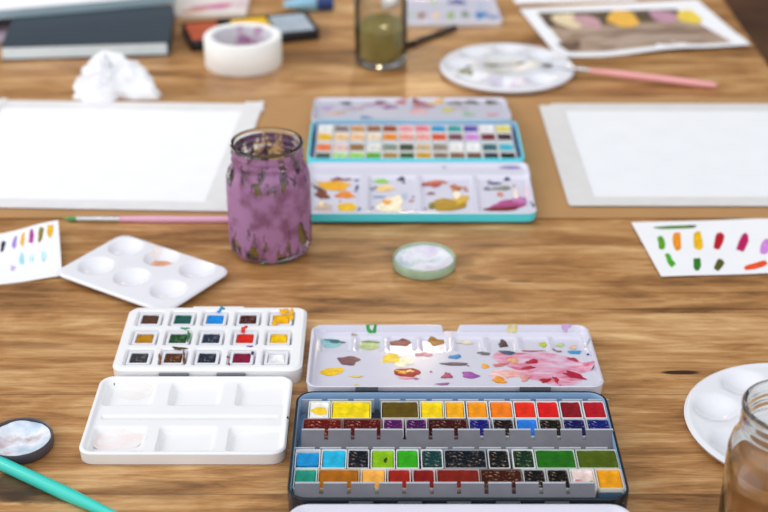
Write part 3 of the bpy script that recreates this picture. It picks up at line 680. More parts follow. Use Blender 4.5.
PN = [
 ['white', 'grey brown', 'tan', 'brown', 'rust brown', 'light pink', 'rose pink', 'sky blue', 'turquoise', 'blue violet', 'off white', 'pale yellow'],
 ['yellow', 'peach', 'apricot', 'cream', 'bright orange', 'salmon', 'coral pink', 'red orange', 'mauve brown', 'lilac', 'dark maroon', 'dark plum'],
 ['light orange', 'pale pink', 'earth brown', 'chalk white', 'grey green', 'dark moss', 'sand', 'taupe', 'milk white', 'pure white', 'dark teal', 'light blue'],
 ['slate green', 'mint green', 'light green', 'grass green', 'ochre brown', 'forest green', 'mustard', 'dull brown', 'reddish brown', 'coffee brown', 'blue black', 'black']]
PY = [1.3265, 1.3055, 1.2800, 1.2590]
for r in range(4):
    for c in range(12):
        xc = TX + (c - 5.5) * .01630
        make_pan(xc, PY[r], 15.9*mm, 20.2*mm, CB + 4.3*mm, 10.4*mm, PAST[r][c], '%s half pan, %s from left in %s row of the turquoise tin' % (PN[r][c], ORD[c], ROWN[r]), 'pans in the turquoise tin', t=.8*mm, slope=.4*mm, seed=500 + r*12 + c, cake_drop=.8*mm)

# ------------------------------------------------------------------ jars
def jar_profile(s=1.0, tall=.099):
    k = tall / .099
    out = [(.0, .0004), (.029, .0), (.0325, .0018), (.0352, .007), (.0356, .014), (.0356, .060), (.0352, .068), (.0335, .0745), (.0305, .0790), (.0292, .0815), (.0300, .0835), (.0304, .0845), (.0296, .0860), (.0291, .0880), (.0300, .0895), (.0303, .0905), (.0294, .0925), (.0296, .0945), (.0306, .0962), (.0308, .0978), (.0300, .0990)]
    inn = [(.0280, .0985), (.0272, .0960), (.0270, .0800), (.0290, .0765), (.0322, .0715), (.0331, .066), (.0333, .014), (.0318, .0075), (.028, .0050), (.0, .0046)]
    return [(r*s, z*k) for r, z in out], [(r*s, z*k) for r, z in inn]
def fill_profile(inn, level, gap=.00025):
    pts = [(max(0, r - gap), z + gap) for r, z in reversed(inn) if z < level - .001]
    r = pts[-1][0]
    return pts + [(r, level - .0004), (r - .0010, level), (0, level)]
# purple jar
JP = (-.0985, 1.0980)
out, inn = jar_profile(1.0, .1015)
jar = empty('paint_water_jar', (JP[0], JP[1], 0), 'glass jar smeared all over with dried purple paint', 'jar', 'jars of paint water')
m = MB(); m.lathe(out + inn, clear_glass, 64); gl = m.build('glass', jar, smooth_deg=60)
purple = film_mat('purple_paint_film', 'A4749C', '80506F', .86, .93, 90, low=((0, .38), (.08, .38), (.20, .43), (.36, .52), (.62, .60), (.74, .42), (.84, .38), (1.0, .47)))
m = MB(); sh = [(r + .00025, z) for r, z in out if .004 < z < .0985]
m.lathe([(r + .00035, z) for r, z in out if .0015 < z < .0980], purple, 64); m.build('paint_smears', gl, smooth_deg=60)['label'] = 'purple paint dried on the glass'
brown_film = film_mat('brown_paint_film', 'A67CA0', '6A3C44', 1.0, 1.06, 80, low=((0, .40), (.3, .44), (.6, .46), (.7, .5), (.8, .52), (.9, .48), (1.0, .44)))
m = MB(); m.lathe([(r - .0002, z) for r, z in inn if .052 < z < .0965], brown_film, 64); m.build('inner_smears', gl, smooth_deg=60)
olive = plain('olive_paint_water', 'A8942C', rough=.12, spec=.5, var=.15, vscale=40)
m = MB(); m.lathe(fill_profile(inn, .050), olive, 48); m.build('water', jar)
# rear jar
JR = at(381, 60, 0); JR = (JR.x, 1.5610)
jr = empty('paint_water_jar', (JR[0], JR[1], 0), 'straight glass jar half full of murky olive water', 'jar', 'jars of paint water')
o2 = [(0, .0004), (.025, 0), (.0282, .0015), (.0300, .006), (.0302, .012), (.0302, .085), (.0296, .0885), (.0302, .092), (.0302, .1085), (.0296, .110)]
i2 = [(.0282, .1095), (.0278, .107), (.0278, .013), (.0265, .0085), (.022, .0065), (0, .0062)]
m = MB(); m.lathe(o2 + i2, clear_glass, 56); m.build('glass', jr, smooth_deg=60)
murk = plain('murky_olive_water', 'A2904A', rough=.1, spec=.4, var=.12, vscale=45)
m = MB(); m.lathe(fill_profile(i2, .0455), murk, 48); m.build('water', jr)
# near jar, cut by the corner of the view
JN = (.2440, .7030)
jn = empty('paint_water_jar', (JN[0], JN[1], 0), 'clear glass jar of thin brown water in front of the near round plate', 'jar', 'jars of paint water')
m = MB(); m.lathe(out + inn, clear_glass, 72); m.build('glass', jn, smooth_deg=60)
mt, nt, b = new_mat('thin_brown_water'); setv(b, Base_Color=lin('E2A468'), Roughness=.05, IOR=1.33, Transmission_Weight=.6)
m = MB(); m.lathe(fill_profile(inn, .060), mt, 56); m.build('water', jn)

# ------------------------------------------------------------------ jar lids
def jar_lid(c, R, h, label, rim_c, res, seed):
    root = empty('jar_lid', (c[0], c[1], 0), label, 'jar lid', 'upturned jar lids')
    m = MB(); rm = plain('lid_rim', rim_c, rough=.4, var=.15, vscale=80)
    m.lathe([(0, .0002), (R-.002, 0), (R-.0004, .0012), (R, .003), (R-.0002, h-.001), (R-.0008, h), (R-.0016, h-.0006), (R-.0019, .0030), (R-.004, .0018), (0, .0018)], rm, 48); m.build('lid_shell', root)
    # crusted paint residue, higher at the edge
    m = MB(); r0 = R - .0021; n = 40; rings = 14; o0 = Vector((seed*3.1, seed, 0)); pts = []
    def fz(x, y):
        q = math.hypot(x, y)/r0
        return .0036 + (h-.0045)*.75 * smooth(.45, 1.0, q) + .0013*noise.noise(o0 + Vector((x*110, y*110, 0))) + .0007*noise.noise(o0 + Vector((x*320, y*320, 3)))
    c0 = m.add([(0, 0, fz(0, 0))]); b = []
    for k in range(1, rings+1):
        q = r0*k/rings; b.append(m.add([(q*math.cos(2*math.pi*i/n), q*math.sin(2*math.pi*i/n), max(.0022, fz(q*math.cos(2*math.pi*i/n), q*math.sin(2*math.pi*i/n)))) for i in range(n)]))
    b.append(m.add([(r0*math.cos(2*math.pi*i/n), r0*math.sin(2*math.pi*i/n), .0021) for i in range(n)]))
    for i in range(n):
        m.quad((c0, b[0]+i, b[0]+(i+1)%n), res)
        for k in range(len(b)-1): m.quad((b[k]+i, b[k+1]+i, b[k+1]+(i+1)%n, b[k]+(i+1)%n), res)
    m.quad([b[-1]+i for i in range(n)][::-1], res)
    m.build('paint_residue', root)
    return root
def residue_mat(c1, c2, c3):
    m, nt, b = new_mat('paint_residue'); tc = N(nt, 'ShaderNodeTexCoord'); nz = N(nt, 'ShaderNodeTexNoise'); nz.inputs['Scale'].default_value = 55; nz.inputs['Detail'].default_value = 5
    nt.links.new(tc.outputs['Object'], nz.inputs['Vector']); cr = N(nt, 'ShaderNodeValToRGB'); e = cr.color_ramp.elements
    e[0].position = .36; e[0].color = lin(c1); e[1].position = .68; e[1].color = lin(c3); k = e.new(.5); k.color = lin(c2)
    nt.links.new(nz.outputs['Fac'], cr.inputs['Fac']); nt.links.new(cr.outputs['Color'], b.inputs['Base Color']); setv(b, Roughness=.35)
    return m
jar_lid((.0342, 1.0645), .0268, .0098, 'pale green jar lid with white residue in the middle of the table', 'A8C0A0', residue_mat('C4D2DC', 'F1F2F6', 'DCD0E4'), 1)
jar_lid((-.2510, .8035), .0235, .0085, 'dark jar lid crusted with white paint above the teal brush', '4A444C', residue_mat('C6B4B8', 'E8ECF2', 'B9CCE0'), 2)

# ------------------------------------------------------------------ plates and the six-well tray
def plate(c, R, h, wells, label, rz, stains=None):
    root = empty('palette_plate', (c[0], c[1], 0), label, 'palette', 'round plastic palettes', rz)
    def f(x, y):
        q = math.hypot(x, y)
        z = h - .0018*(1 - smooth(0, .0025, R - q)) - .0006*smooth(.003, .006, R - q)
        for wx, wy, wr, wd in wells:
            d = math.hypot(x-wx, y-wy)
            if d < wr: z -= wd * (1 - (d/wr)**2)**1.0 * smooth(0, .15, 1 - d/wr) ** .5
        return z
    m = MB(); n = 96; qs = [R*k/46 for k in range(1, 43)] + [R-.004, R-.0025, R-.0014, R-.0006, R]
    c0 = m.add([(0, 0, f(0, 0))]); b = [m.add([(q*math.cos(2*math.pi*i/n), q*math.sin(2*math.pi*i/n), f(q*math.cos(2*math.pi*i/n), q*math.sin(2*math.pi*i/n))) for i in range(n)]) for q in qs]
    b.append(m.add([((R-.001)*math.cos(2*math.pi*i/n), (R-.001)*math.sin(2*math.pi*i/n), h-.0042) for i in range(n)]))
    b.append(m.add([((R-.006)*math.cos(2*math.pi*i/n), (R-.006)*math.sin(2*math.pi*i/n), .0002) for i in range(n)]))
    for i in range(n):
        j = (i+1) % n; m.quad((c0, b[0]+i, b[0]+j), clear_plastic)
        for k in range(len(b)-1): m.quad((b[k]+i, b[k+1]+i, b[k+1]+j, b[k]+j), clear_plastic)
    m.quad([b[-1]+i for i in range(n)][::-1], clear_plastic)
    pl = m.build('plate', root, smooth_deg=50)
    if stains:
        M = place((c[0], c[1], 0), rz); dabs_on('paint_stain', pl, M, h-.003, f, stains, dome=.05*mm)
    return root
RP = .0768
flower = [(.055*math.cos(math.radians(28 + 45*k)), .055*math.sin(math.radians(28 + 45*k)), .0165, .0072) for k in range(8)] + [(0, 0, .030, .0055)]
plate((.2880, .8235), RP, .0085, flower, 'empty white round palette behind the near clear glass jar', 0)
plate((.1400, 1.5300), RP, .0085, flower, 'stained white round palette beside the olive water jar', .2,
      [(505, 66, 33, 6, wash_mat('D6D2C6', 'C9C2AE', 'E9E9EE', 30, .35, .75), -3, .15), (500, 64.5, 33, .8, '55575A', -4, .1), (467, 67, 4, 2.4, '3E4658', 0, .3), (465, 73, 7, 2.2, '8C8C68', 0, .3), (492, 81, 13, 3, 'DAD2E4', 0, .2), (520, 83, 12, 2.6, 'E2D4E2', 0, .2), (534, 66, 5, 3, 'F2EFE2', 0, .2)])
# six wells
SC6 = at(144, 272, .006); SA = math.radians(-33)
SM = place((-.2015, 1.0425, 0), SA)
six = empty('well_palette', (-.2015, 1.0425, 0), 'small white six-well palette lying askew left of the purple jar', 'palette', None, SA)
sw = []
for px, py in ((125.6, 247.5), (163, 258.7), (200.6, 271), (93.7, 268), (131, 279.7), (169.7, 293)): q = on_plane(px, py, SM, 6*mm); sw.append((q[0]*.95, q[1]*.93))
def six_f(x, y):
    e = -sd_rr(x, y, .0615, .0430, 12*mm)
    z = 8.2*mm - 1.2*mm*(1 - smooth(0, 2*mm, e))
    for wx, wy in sw:
        d = math.hypot(x-wx, y-wy)/(.0158)
        if d < 1: z -= 6.6*mm * (1-d*d) * smooth(0, .12, 1-d)**.5
    return z
m = MB(); m.field(.123, .086, six_f, 12*mm, clear_plastic, clear_plastic, step=1.1*mm, shell=1.1*mm); st = m.build('tray', six)
dabs_on('paint_puddle', st, SM, 2.5*mm, six_f, [(162, 264.5, 11, 3.6, wash_mat('DE9A72', 'C87A52', 'EBCDB8', 80, .3, .7), 0, .12), (157, 255, 4, 5, wash_mat('F0DDD2', 'E9C6B4', 'E9E9EE', 80, .3, .8), 0, .2)], dome=.03*mm)

# ------------------------------------------------------------------ swatch cards
def card_sheet(name, corners_fn, w, d, c, rz, label, cat, group, curl, strokes, material, child, inset=None, nx=24, ny=14):
    """a stiff sheet with a slight curl; curl(x, y) is its height over what it lies on"""
    root = empty(name, (c[0], c[1], c[2]), label, cat, group, rz)
    def f(x, y): return .0006 + curl(x, y)
    m = MB(); th = .0004
    top = m.add([(-w/2 + w*i/nx, -d/2 + d*j/ny, f(-w/2 + w*i/nx, -d/2 + d*j/ny)) for j in range(ny+1) for i in range(nx+1)])
    bot = m.add([(-w/2 + w*i/nx, -d/2 + d*j/ny, f(-w/2 + w*i/nx, -d/2 + d*j/ny) - th) for j in range(ny+1) for i in range(nx+1)])
    R = nx+1
    for j in range(ny):
        for i in range(nx):
            a = j*R+i
            m.quad((top+a, top+a+1, top+a+R+1, top+a+R), material); m.quad((bot+a, bot+a+R, bot+a+R+1, bot+a+1), material)
    for i in range(nx):
        m.quad((top+i, bot+i, bot+i+1, top+i+1), material); a = ny*R+i; m.quad((top+a, top+a+1, bot+a+1, bot+a), material)
    for j in range(ny):
        a = j*R; m.quad((top+a, top+a+R, bot+a+R, bot+a), material); a = j*R+nx; m.quad((top+a, bot+a, bot+a+R, top+a+R), material)
    sh_ = m.build('sheet', root)
    if strokes:
        M = place(c, rz); dabs_on(child, sh_, M, .001, f, strokes, eps=.1*mm, dome=.03*mm, sq=.62, grow=1.1)
    return root, f
card_w = plain('white_card', 'F0F0F2', rough=.8, spec=.2, bump=.08, bscale=300)
# right card: corners (.2236,1.1448) (.2313,1.0422)
a = math.radians(5.5); w = .20; d = .101
c = Vector((.2275, 1.0935)) + Vector((math.cos(a), math.sin(a))) * (w/2)
card_sheet('swatch_card', None, w, d, (c.x, c.y, 0), a, 'white card with green, yellow, red and magenta brush strokes at right', 'swatch card', 'colour swatch cards', lambda x, y: .0015*smooth(.02, .1, abs(x)),
 [(676, 227.6, 18.5, 1.7, '4E8A1E', -3, .12), (691, 226.3, 5, 1, '4A5A3A', 4, .2), (661.2, 243.8, 3.2, 6.6, '5FA516', -10, .1), (677, 241.8, 3.8, 9, 'F79A1A', -6, .08), (698, 241, 4, 9.4, 'F7C010', -8, .1), (718.8, 240.6, 3.7, 9, 'C01024', 14, .1), (743, 242.4, 4.1, 9, 'BE1460', 24, .1), (766, 246, 4.4, 8, 'D88ADC', 24, .1),
  (670, 261.5, 2.9, 6.6, '46B01E', -28, .2), (697, 264.4, 3.3, 6.4, '2F7A1E', -4, .12), (719, 264.8, 3.2, 6.4, '5A5A1C', 32, .1), (756, 265.2, 10.5, 3, 'F2541E', -16, .08)], card_w, 'brush_stroke')
a = math.radians(13); w = .20; d = .092
c = Vector((-.2800, 1.0885)) - Vector((math.cos(a), math.sin(a))) * (w/2)
card_sheet('swatch_card', None, w, d, (c.x, c.y, 0), a, 'white card with small swatch marks below the pink brush at left', 'swatch card', 'colour swatch cards', lambda x, y: .007*smooth(.03, .10, x)*smooth(-.05, .05, y) + .002*smooth(.06, .1, x),
 [(3, 247, 2, 5, '2E3040', 8, .2), (15, 244.5, 1.9, 5.6, 'A58AD8', 8, .2), (23, 242.8, 2, 5.6, 'F2B93A', 8, .2), (32, 241.3, 2.1, 6.2, 'B53A9A', 8, .15), (41.5, 240.2, 2.3, 6, '8A7A1E', 8, .2), (51, 238, 2.5, 5.8, 'F2B812', 4, .2), (22, 260.5, 2.2, 5, 'A6E2EA', 8, .2), (32, 260.5, 2, 4, 'CFEFF2', 8, .2), (44, 259.5, 2, 4.4, 'C2ECF2', 8, .2), (13, 268.5, 1.8, 2.6, 'CFB8E6', 20, .3)], card_w, 'swatch_mark')

# ------------------------------------------------------------------ painting with white border, top right
a = math.radians(9.5); w, d = .237, .180
pc = (.3045, 1.6795)
wave = lambda x, y: .0028 + .0024*math.sin(x*34 + .6)*smooth(.02, -.09, y) + .004*smooth(.05, .12, x)*smooth(0, -.09, y)
root, pf = card_sheet('watercolor_painting', None, w, d, (pc[0], pc[1], 0), a, 'painting of tulips on a grey ground with a white taped border', 'painting', None, wave, None, paper_w, 'picture')
PM = place((pc[0], pc[1], 0), a)
ground = wash_mat('AC917C', '8C705A', 'C6AE9A', 28, .35, .7)
pd = [(640, 30, 1, 1, '5A4632')]
m = MB()
def quad_dab(pts, mt, k):
    poly = []
    for i in range(len(pts)):
        p, q = pts[i], pts[(i+1) % len(pts)]
        for t in range(8): poly.append((p[0] + (q[0]-p[0])*t/8, p[1] + (q[1]-p[1])*t/8))
    cx = sum(p[0] for p in poly)/len(poly); cy = sum(p[1] for p in poly)/len(poly)
    pp = [on_plane(x, y, PM, .0028) for x, y in poly]; c0 = on_plane(cx, cy, PM, .0028)
    rings = []
    for s_ in (1.0, .85, .7, .55, .4, .25, .1): rings.append([(c0[0] + (x-c0[0])*s_, c0[1] + (y-c0[1])*s_) for x, y in pp])
    rings = [[(x, y, pf(x, y) + .0001 + .00005*k) for x, y in r][::-1] for r in rings]
    m.loops(rings, mt, cap0=False)
quad_dab([(537, 13), (676, 9.5), (733, 44), (569, 52)], ground, 0)
quad_dab([(537, 13), (676, 9.5), (694, 20), (548, 28)], plain('painted_backdrop', '5E4C36', rough=.7, var=.3, vscale=40), 1)  # dark upper background of the picture
quad_dab([(556, 44), (580, 40), (580, 51), (568, 51.5)], plain('painted_dark', '6E5644', rough=.7, var=.3, vscale=40), 2)
for k, dd in enumerate([(568, 21, 17, 6.4, 'E6D2AC', 8), (588, 22, 14, 6, 'C79AA0', 14), (623, 19.5, 16, 8, 'EFB848', 6), (664, 17, 14, 6, 'C493A6', 10), (689, 17.5, 12, 6.6, 'F0D24A', 14), (650, 40, 60, 2, 'B8A596', -2), (640, 33, 60, 1.2, '8A7466', -2)]):
    poly = [on_plane(x, y, PM, .0028) for x, y in dab_poly(*dd[:4], dd[5], .12, k)]
    m.blob(poly[::-1], pf, plain('painted_petal', dd[4], rough=.7, var=.12, vscale=60), .25*mm + k*.03*mm, .02*mm)
m.build('painted_picture', root)
# corner of another sheet at the far edge
p = at(583, -4, 0)
m = MB(); m.box(-.11, .05, -.045, .06, .0002, .0010, paper_w, .0001); o = m.build('paper_sheet', loc=(p.x+.015, p.y+.02, 0), rotz=.08); tag(o, 'loose cream sheet at the far edge behind the tulip painting', 'paper')

# ------------------------------------------------------------------ brushes
def brush(p0, p1, label, hcol, fcol, bcol, fl=.13, bl=.07, rh=.0034, rf=.0024, tipz=None, endr=.0018):
    """bristle tip at p0, end of the handle at p1"""
    p0 = Vector(p0); p1 = Vector(p1); L = p1 - p0
    c = (p0 + p1)/2
    root = empty('paintbrush', (c.x, c.y, 0), label, 'paintbrush', 'paintbrushes')
    q0 = p0 - Vector((c.x, c.y, 0)); q1 = p1 - Vector((c.x, c.y, 0)); D = q1 - q0
    hm = plain('painted_handle', hcol, rough=.25, coat=.3); bm = plain('bristles', bcol, rough=.7, var=.25, vscale=300)
    a = q0 + D*bl; b = q0 + D*(bl+fl)
    m = MB(); m.rod(q0, a, [(0, .0003), (.25, rf*.5), (.6, rf*.95), (1, rf*.85)], bm); m.build('bristles', root)
    m = MB(); m.rod(a, b, [(0, rf*.9), (.05, rf), (.55, rf), (.56, rf*1.1), (.60, rf*1.1), (.61, rf), (.8, rf), (.81, rf*1.1), (.85, rf*1.1), (.86, rf), (1, rf)], silver if fcol is None else plain('ferrule', fcol, rough=.3, metal=.6)); m.build('ferrule', root)
    m = MB(); m.rod(b, q1, [(0, rf*.95), (.05, rf*1.02), (.22, rh), (.45, rh*.95), (.8, (rh+endr)*.55), (.97, endr), (1, endr*.4)], hm); m.build('handle', root)
    return root
p0 = at(62, 220.2, .0028); p1 = at(262, 222.5, .0032)
brush((p0.x, 1.1490, .0030), (-.1060, 1.1465, .0034), 'pink brush with green tip in front of the left paper, ending behind the purple jar', 'E9AFC8', None, '5E9A5A', fl=.21, bl=.07, rh=.0032, rf=.0026, endr=.0028)
p0 = at(540, 65, .012); p1 = at(717, 86, .004)
brush((p0.x, p0.y, .0125), (p1.x, p1.y, .0042), 'pink brush resting on the rim of the stained round palette', 'EFA7A6', None, '5A5450', fl=.21, bl=.07, rh=.0042, rf=.0026, endr=.0036)
p0 = at(0, 463, .0042); p1 = at(99, 509, .0042); dv = (p1 - p0)
q0 = p0 - dv*1.1; q1 = p1 + dv*.5
brush((q1.x + dv.x*.55, q1.y + dv.y*.55, .0045), (q0.x, q0.y, .0040), 'thick teal brush handle in the near left corner', '34CEBE', None, '6A4A30', fl=.16, bl=.12, rh=.0048, rf=.0034, endr=.0036)
p0 = at(457, 27, .003); p1 = at(394, 50, .003)
brush((p1.x, p1.y, .0032), (p0.x, p0.y, .0032), 'black brush pointing away from the olive water jar', '2A2422', '2E2A2A', '2A2220', fl=.2, bl=.1, rh=.0036, rf=.0034, endr=.0030)

# ------------------------------------------------------------------ tissue
tm = plain('white_tissue', 'F6F6F8', rough=.95, spec=.1, bump=.2, bscale=160)
m = MB(); n, K = 72, 34
tc0 = Vector((-.2930, 1.4560))
def tis(t, q):
    """q: 0 at the peak, 1 at the foot"""
    rad = .036*(1 + .22*math.sin(2*t + .4) + .12*math.sin(3*t + 2) + .08*math.sin(7*t + 1))
    rad += .020*max(0, math.cos(t + .45))**18
    r = rad * (q ** .68) * (1 + .10*noise.noise(Vector((math.cos(t)*2.4, math.sin(t)*2.4, q*4))))
    px, py = -.010*(1-q), .004*(1-q)
    z = .050*(1 - q)**.80 * (1 + .3*math.sin(3*t + 1)*q*(1-q))
    cr = abs(noise.noise(Vector((math.cos(t)*3.2, math.sin(t)*3.2, q*5 + 7))))
    z += .012*(.35 - cr)*math.sin(math.pi*min(1, q*1.05))
    fold = .009*(abs(((t*11/(2*math.pi) + 1.3*noise.noise(Vector((q*3, math.cos(t), math.sin(t))))) % 1) - .5)*2 - .5)*q*(1.2-q)*3
    r += fold
    y = py + r*math.sin(t)*.72
    lift = CB if y + tc0.y < 1.4505 else 0
    return (px + r*math.cos(t), y, max(.0006 + .0012*(1-q), z) + .0012 + lift*max(q, .0))
c0 = m.add([(-.010, .004, .0520)]); b = [m.add([tis(2*math.pi*i/n, k/K) for i in range(n)]) for k in range(1, K+1)]
bot = m.add([(p[0]*.98, p[1]*.98, .0004 + (CB + .0004 if p[1] + tc0.y < 1.4505 else 0)) for p in (tis(2*math.pi*i/n, 1) for i in range(n))])
b.append(bot)
for i in range(n):
    j = (i+1) % n; m.quad((c0, b[0]+i, b[0]+j), tm)
    for k in range(len(b)-1): m.quad((b[k]+i, b[k+1]+i, b[k+1]+j, b[k]+j), tm)
m.quad([bot+i for i in range(n)][::-1], tm)
o = m.build('crumpled_tissue', loc=(tc0.x, tc0.y, 0), smooth_deg=26); tag(o, 'crumpled white tissue in front of the dark notebook', 'tissue')

# ------------------------------------------------------------------ tape roll
TRX, TRY, TR, TRI, TRH = -.1625, 1.5590, .0446, .0360, .0345
tr = empty('masking_tape_roll', (TRX, TRY, 0), 'fat roll of white masking tape lying flat', 'tape')
tw = plain('wound_tape', 'FAFAF6', rough=.6, var=.03); core = None
m = MB(); m.lathe([(TRI, .0006), (TR-.0006, 0), (TR, .001), (TR, TRH-.001), (TR-.0008, TRH), (TRI+.0002, TRH-.0002), (TRI, TRH-.0006), (TRI, .0006)], tw, 64); m.build('tape_winding', tr)
mt, nt, b = new_mat('printed_cardboard_core'); tcn = N(nt, 'ShaderNodeTexCoord'); nz = N(nt, 'ShaderNodeTexNoise'); nz.inputs['Scale'].default_value = 42; nz.inputs['Detail'].default_value = 3
nt.links.new(tcn.outputs['Object'], nz.inputs['Vector']); cr = N(nt, 'ShaderNodeValToRGB'); e = cr.color_ramp.elements
e[0].position = .56; e[0].color = lin('E2E2EA'); e[1].position = .70; e[1].color = lin('B470A8')
nt.links.new(nz.outputs['Fac'], cr.inputs['Fac']); nt.links.new(cr.outputs['Color'], b.inputs['Base Color']); setv(b, Roughness=.6)
m = MB(); m.lathe([(TRI-.0021, .0004), (TRI-.0002, .0004), (TRI-.0002, TRH-.0012), (TRI-.0021, TRH-.0012), (TRI-.0021, .0004)], mt, 64); m.build('core', tr)['label'] = 'cardboard core with purple print'

# ------------------------------------------------------------------ notebook, pad, magazine, mauve leaf
p0 = at(2, 61, 0); p1 = at(167, 56, 0)
rz = math.atan2(p1.y - p0.y, p1.x - p0.x); bw = (p1 - p0).length + .004
nb = empty('sketchbook', (p0.x, p0.y, 0), 'dark slate hardcover sketchbook with pale page edges', 'book', None, rz)
cov = plain('slate_cover', '36414B', rough=.5, spec=.35, bump=.1, bscale=400); pages = plain('pale_pages', 'E4F4FA', rough=.7, var=.04, vscale=90)
m = MB(); m.box(0, bw, 0, .135, .0002, .0020, cov, .0004); m.box(0, bw, .0, .135, .0158, .0176, cov, .0004); m.box(bw - .003, bw, 0, .135, .0020, .0158, cov, .0004); m.build('cover', nb)
m = MB(); m.box(.001, bw - .0034, .0004, .133, .0021, .0157, pages, .0003); m.build('page_block', nb)
# white pad resting on the back of the sketchbook
p0 = at(-14, 14, .026); p1 = at(175, -2.5, .026); rz2 = math.atan2(p1.y - p0.y, p1.x - p0.x)
pad = empty('paper_pad', (p0.x, p0.y, .0178), 'white paper pad lying on the back of the dark sketchbook', 'paper pad', None, rz2)
Lp = (p1 - p0).length
m = MB(); m.box(-.06, Lp, 0, .16, .0002, .0110, plain('shaded_pad_edge', '9FB4BC', rough=.7), .0003); m.build('page_block', pad)  # white pad's front edge tinted grey-blue, its shade put into the colour
m = MB(); m.box(-.06, Lp, .0004, .16, .0111, .0118, paper_w, .0001); m.build('top_sheet', pad)
# printed magazine
p0 = at(168, 18.5, 0); p1 = at(246, 17.5, 0); rz3 = math.atan2(p1.y - p0.y, p1.x - p0.x) - .03
mg = empty('magazine', (p0.x, p0.y, 0), 'cream magazine with pink print behind the tape roll', 'magazine', None, rz3)
Lm = (p1 - p0).length
m = MB(); m.box(0, Lm, 0, .15, .0002, .0060, plain('cream_paper', 'E6DCD4', rough=.5), .0006); mp_ = m.build('pages', mg)
MM = place((p0.x, p0.y, 0), rz3)
dabs_on('pink_print', mp_, MM, .006, lambda x, y: .0060, [(215, 6.5, 20, 2.8, 'D77AA6', -6, .25), (195, 10.5, 16, 1.6, 'E0A07A', -6, .2), (240, 4, 8, 3, 'E6C9D2', 0, .2)], eps=.15*mm, dome=.02*mm)
p = at(2, 34, 0)
m = MB(); m.box(-.09, .016, -.035, .05, .0003, .0016, plain('mauve_paper', 'A6929E', rough=.7, var=.15, vscale=40), .0002); o = m.build('mauve_leaflet', loc=(p.x-.004, p.y+.002, 0), rotz=.12); tag(o, 'mauve leaflet sticking out left of the dark sketchbook', 'leaflet')

# ------------------------------------------------------------------ black tray with colour blocks
p0 = at(191, 52, 0); p1 = at(323, 40.5, 0); rz = math.radians(16); L = .157
blk = plain('black_plastic', '15161A', rough=.4)
bt = empty('black_tray', (p0.x, p0.y, 0), 'shallow black tray of colour blocks behind the tape roll', 'tray', None, rz)
m = MB(); D = .072
m.rrect([(L-.001, D-.001, .003, .0002), (L, D, .004, .001), (L, D, .004, .0125), (L-.0008, D-.0008, .004, .0130), (L-.004, D-.004, .003, .0130), (L-.0044, D-.0044, .003, .0030)], blk, L/2, D/2, n=4)
m.build('tray_shell', bt)
ca, sa = math.cos(rz), math.sin(rz)
for (x0, x1, col, lab) in ((.004, .043, 'B4502E', 'rust red block at the left end of the black tray'), (.060, .104, 'F0BE1C', 'yellow block in the middle of the black tray'), (.108, .153, 'A9B6C2', 'pale grey blue block at the right end of the black tray')):
    x1 = min(x1, L - .004); cx = (x0+x1)/2; cy = D/2
    m = MB(); m.box(-(x1-x0)/2, (x1-x0)/2, -D/2+.004, D/2-.004, 0, .0090, plain('block_paint', col, rough=.5, var=.15, vscale=60), .001)
    o = m.build('paint_block', loc=(p0.x + cx*ca - cy*sa, p0.y + cx*sa + cy*ca, .0033), rotz=rz); tag(o, lab, 'paint block', 'colour blocks in the black tray')

# ------------------------------------------------------------------ blue tube, far palette
p = at(284, 5, .008); q = at(334, 3, .008)
tb = empty('paint_tube', ((p.x+q.x)/2, p.y, 0), 'light blue paint tube with dark blue cap at far edge', 'paint tube', None, .05)
Lh = (q.x - p.x)/2
m = MB(); m.loops([[(-Lh + 2*Lh*.66*t, .010*s_*math.cos(a_), .0102 + (.0012 + .0086*min(1, t*1.6))*math.sin(a_)) for a_ in [2*math.pi*k/20 for k in range(20)]] for t, s_ in ((0, 1.3), (.15, 1.25), (.5, 1.1), (.9, 1), (1, .7))], plain('tube_blue', '8FC0D8', rough=.35)); m.build('tube', tb)
m = MB(); m.rod((Lh*.33, 0, .0102), (Lh, 0, .0102), [(0, .0070), (.05, .0092), (.9, .0085), (1, .0075)], plain('cap_blue', '1E3A78', rough=.4), 18); m.build('cap', tb)
# far mixing palette
p = at(504, 24, .004); FA = math.radians(3)
fpw, fpd = .150, .100
fc = (p.x - fpw/2*math.cos(FA) - .003, p.y + fpd/2)
FPM = place((fc[0], fc[1], 0), FA)
fp = empty('mixing_palette', (fc[0], fc[1], 0), 'white rectangular palette with green and blue dabs behind the olive jar', 'palette', None, FA)
def far_f(x, y):
    e = -sd_rr(x, y, fpw/2, fpd/2, 8*mm)
    return 7*mm - 1*mm*(1-smooth(0, 1.5*mm, e)) - 1.6*mm*smooth(2*mm, 4*mm, e)
m = MB(); m.field(fpw, fpd, far_f, 8*mm, enamel, white_plastic, base=.2*mm, step=2.5*mm); ft_ = m.build('palette_tray', fp)
dabs_on('paint_or_glint_dab', ft_, FPM, 5.4*mm, far_f, [(421.5, 15.5, 4.4, 3, '8A5A42', 0, .3), (436, 15.5, 4, 3, 'E9C4A4', 0, .3), (450.5, 15.5, 4.4, 3, '86AC4A', 0, .3), (465, 14.5, 4, 3.2, '6A8A6E', 0, .3), (480.5, 15, 6.5, 3.2, '1E7EC0', 0, .3), (494, 17, 7, 2, '6E86B4', 0, .35), (433, 2, 3, 2, '9ABC7E', 0, .3), (457, 2, 8, 3, '3A4C96', 0, .3), (480, 6, 3, 2, '9CC0E6', 0, .3), (411, 15, 2.5, 2.5, 'A9C0A0', 0, .3)], dome=.1*mm)

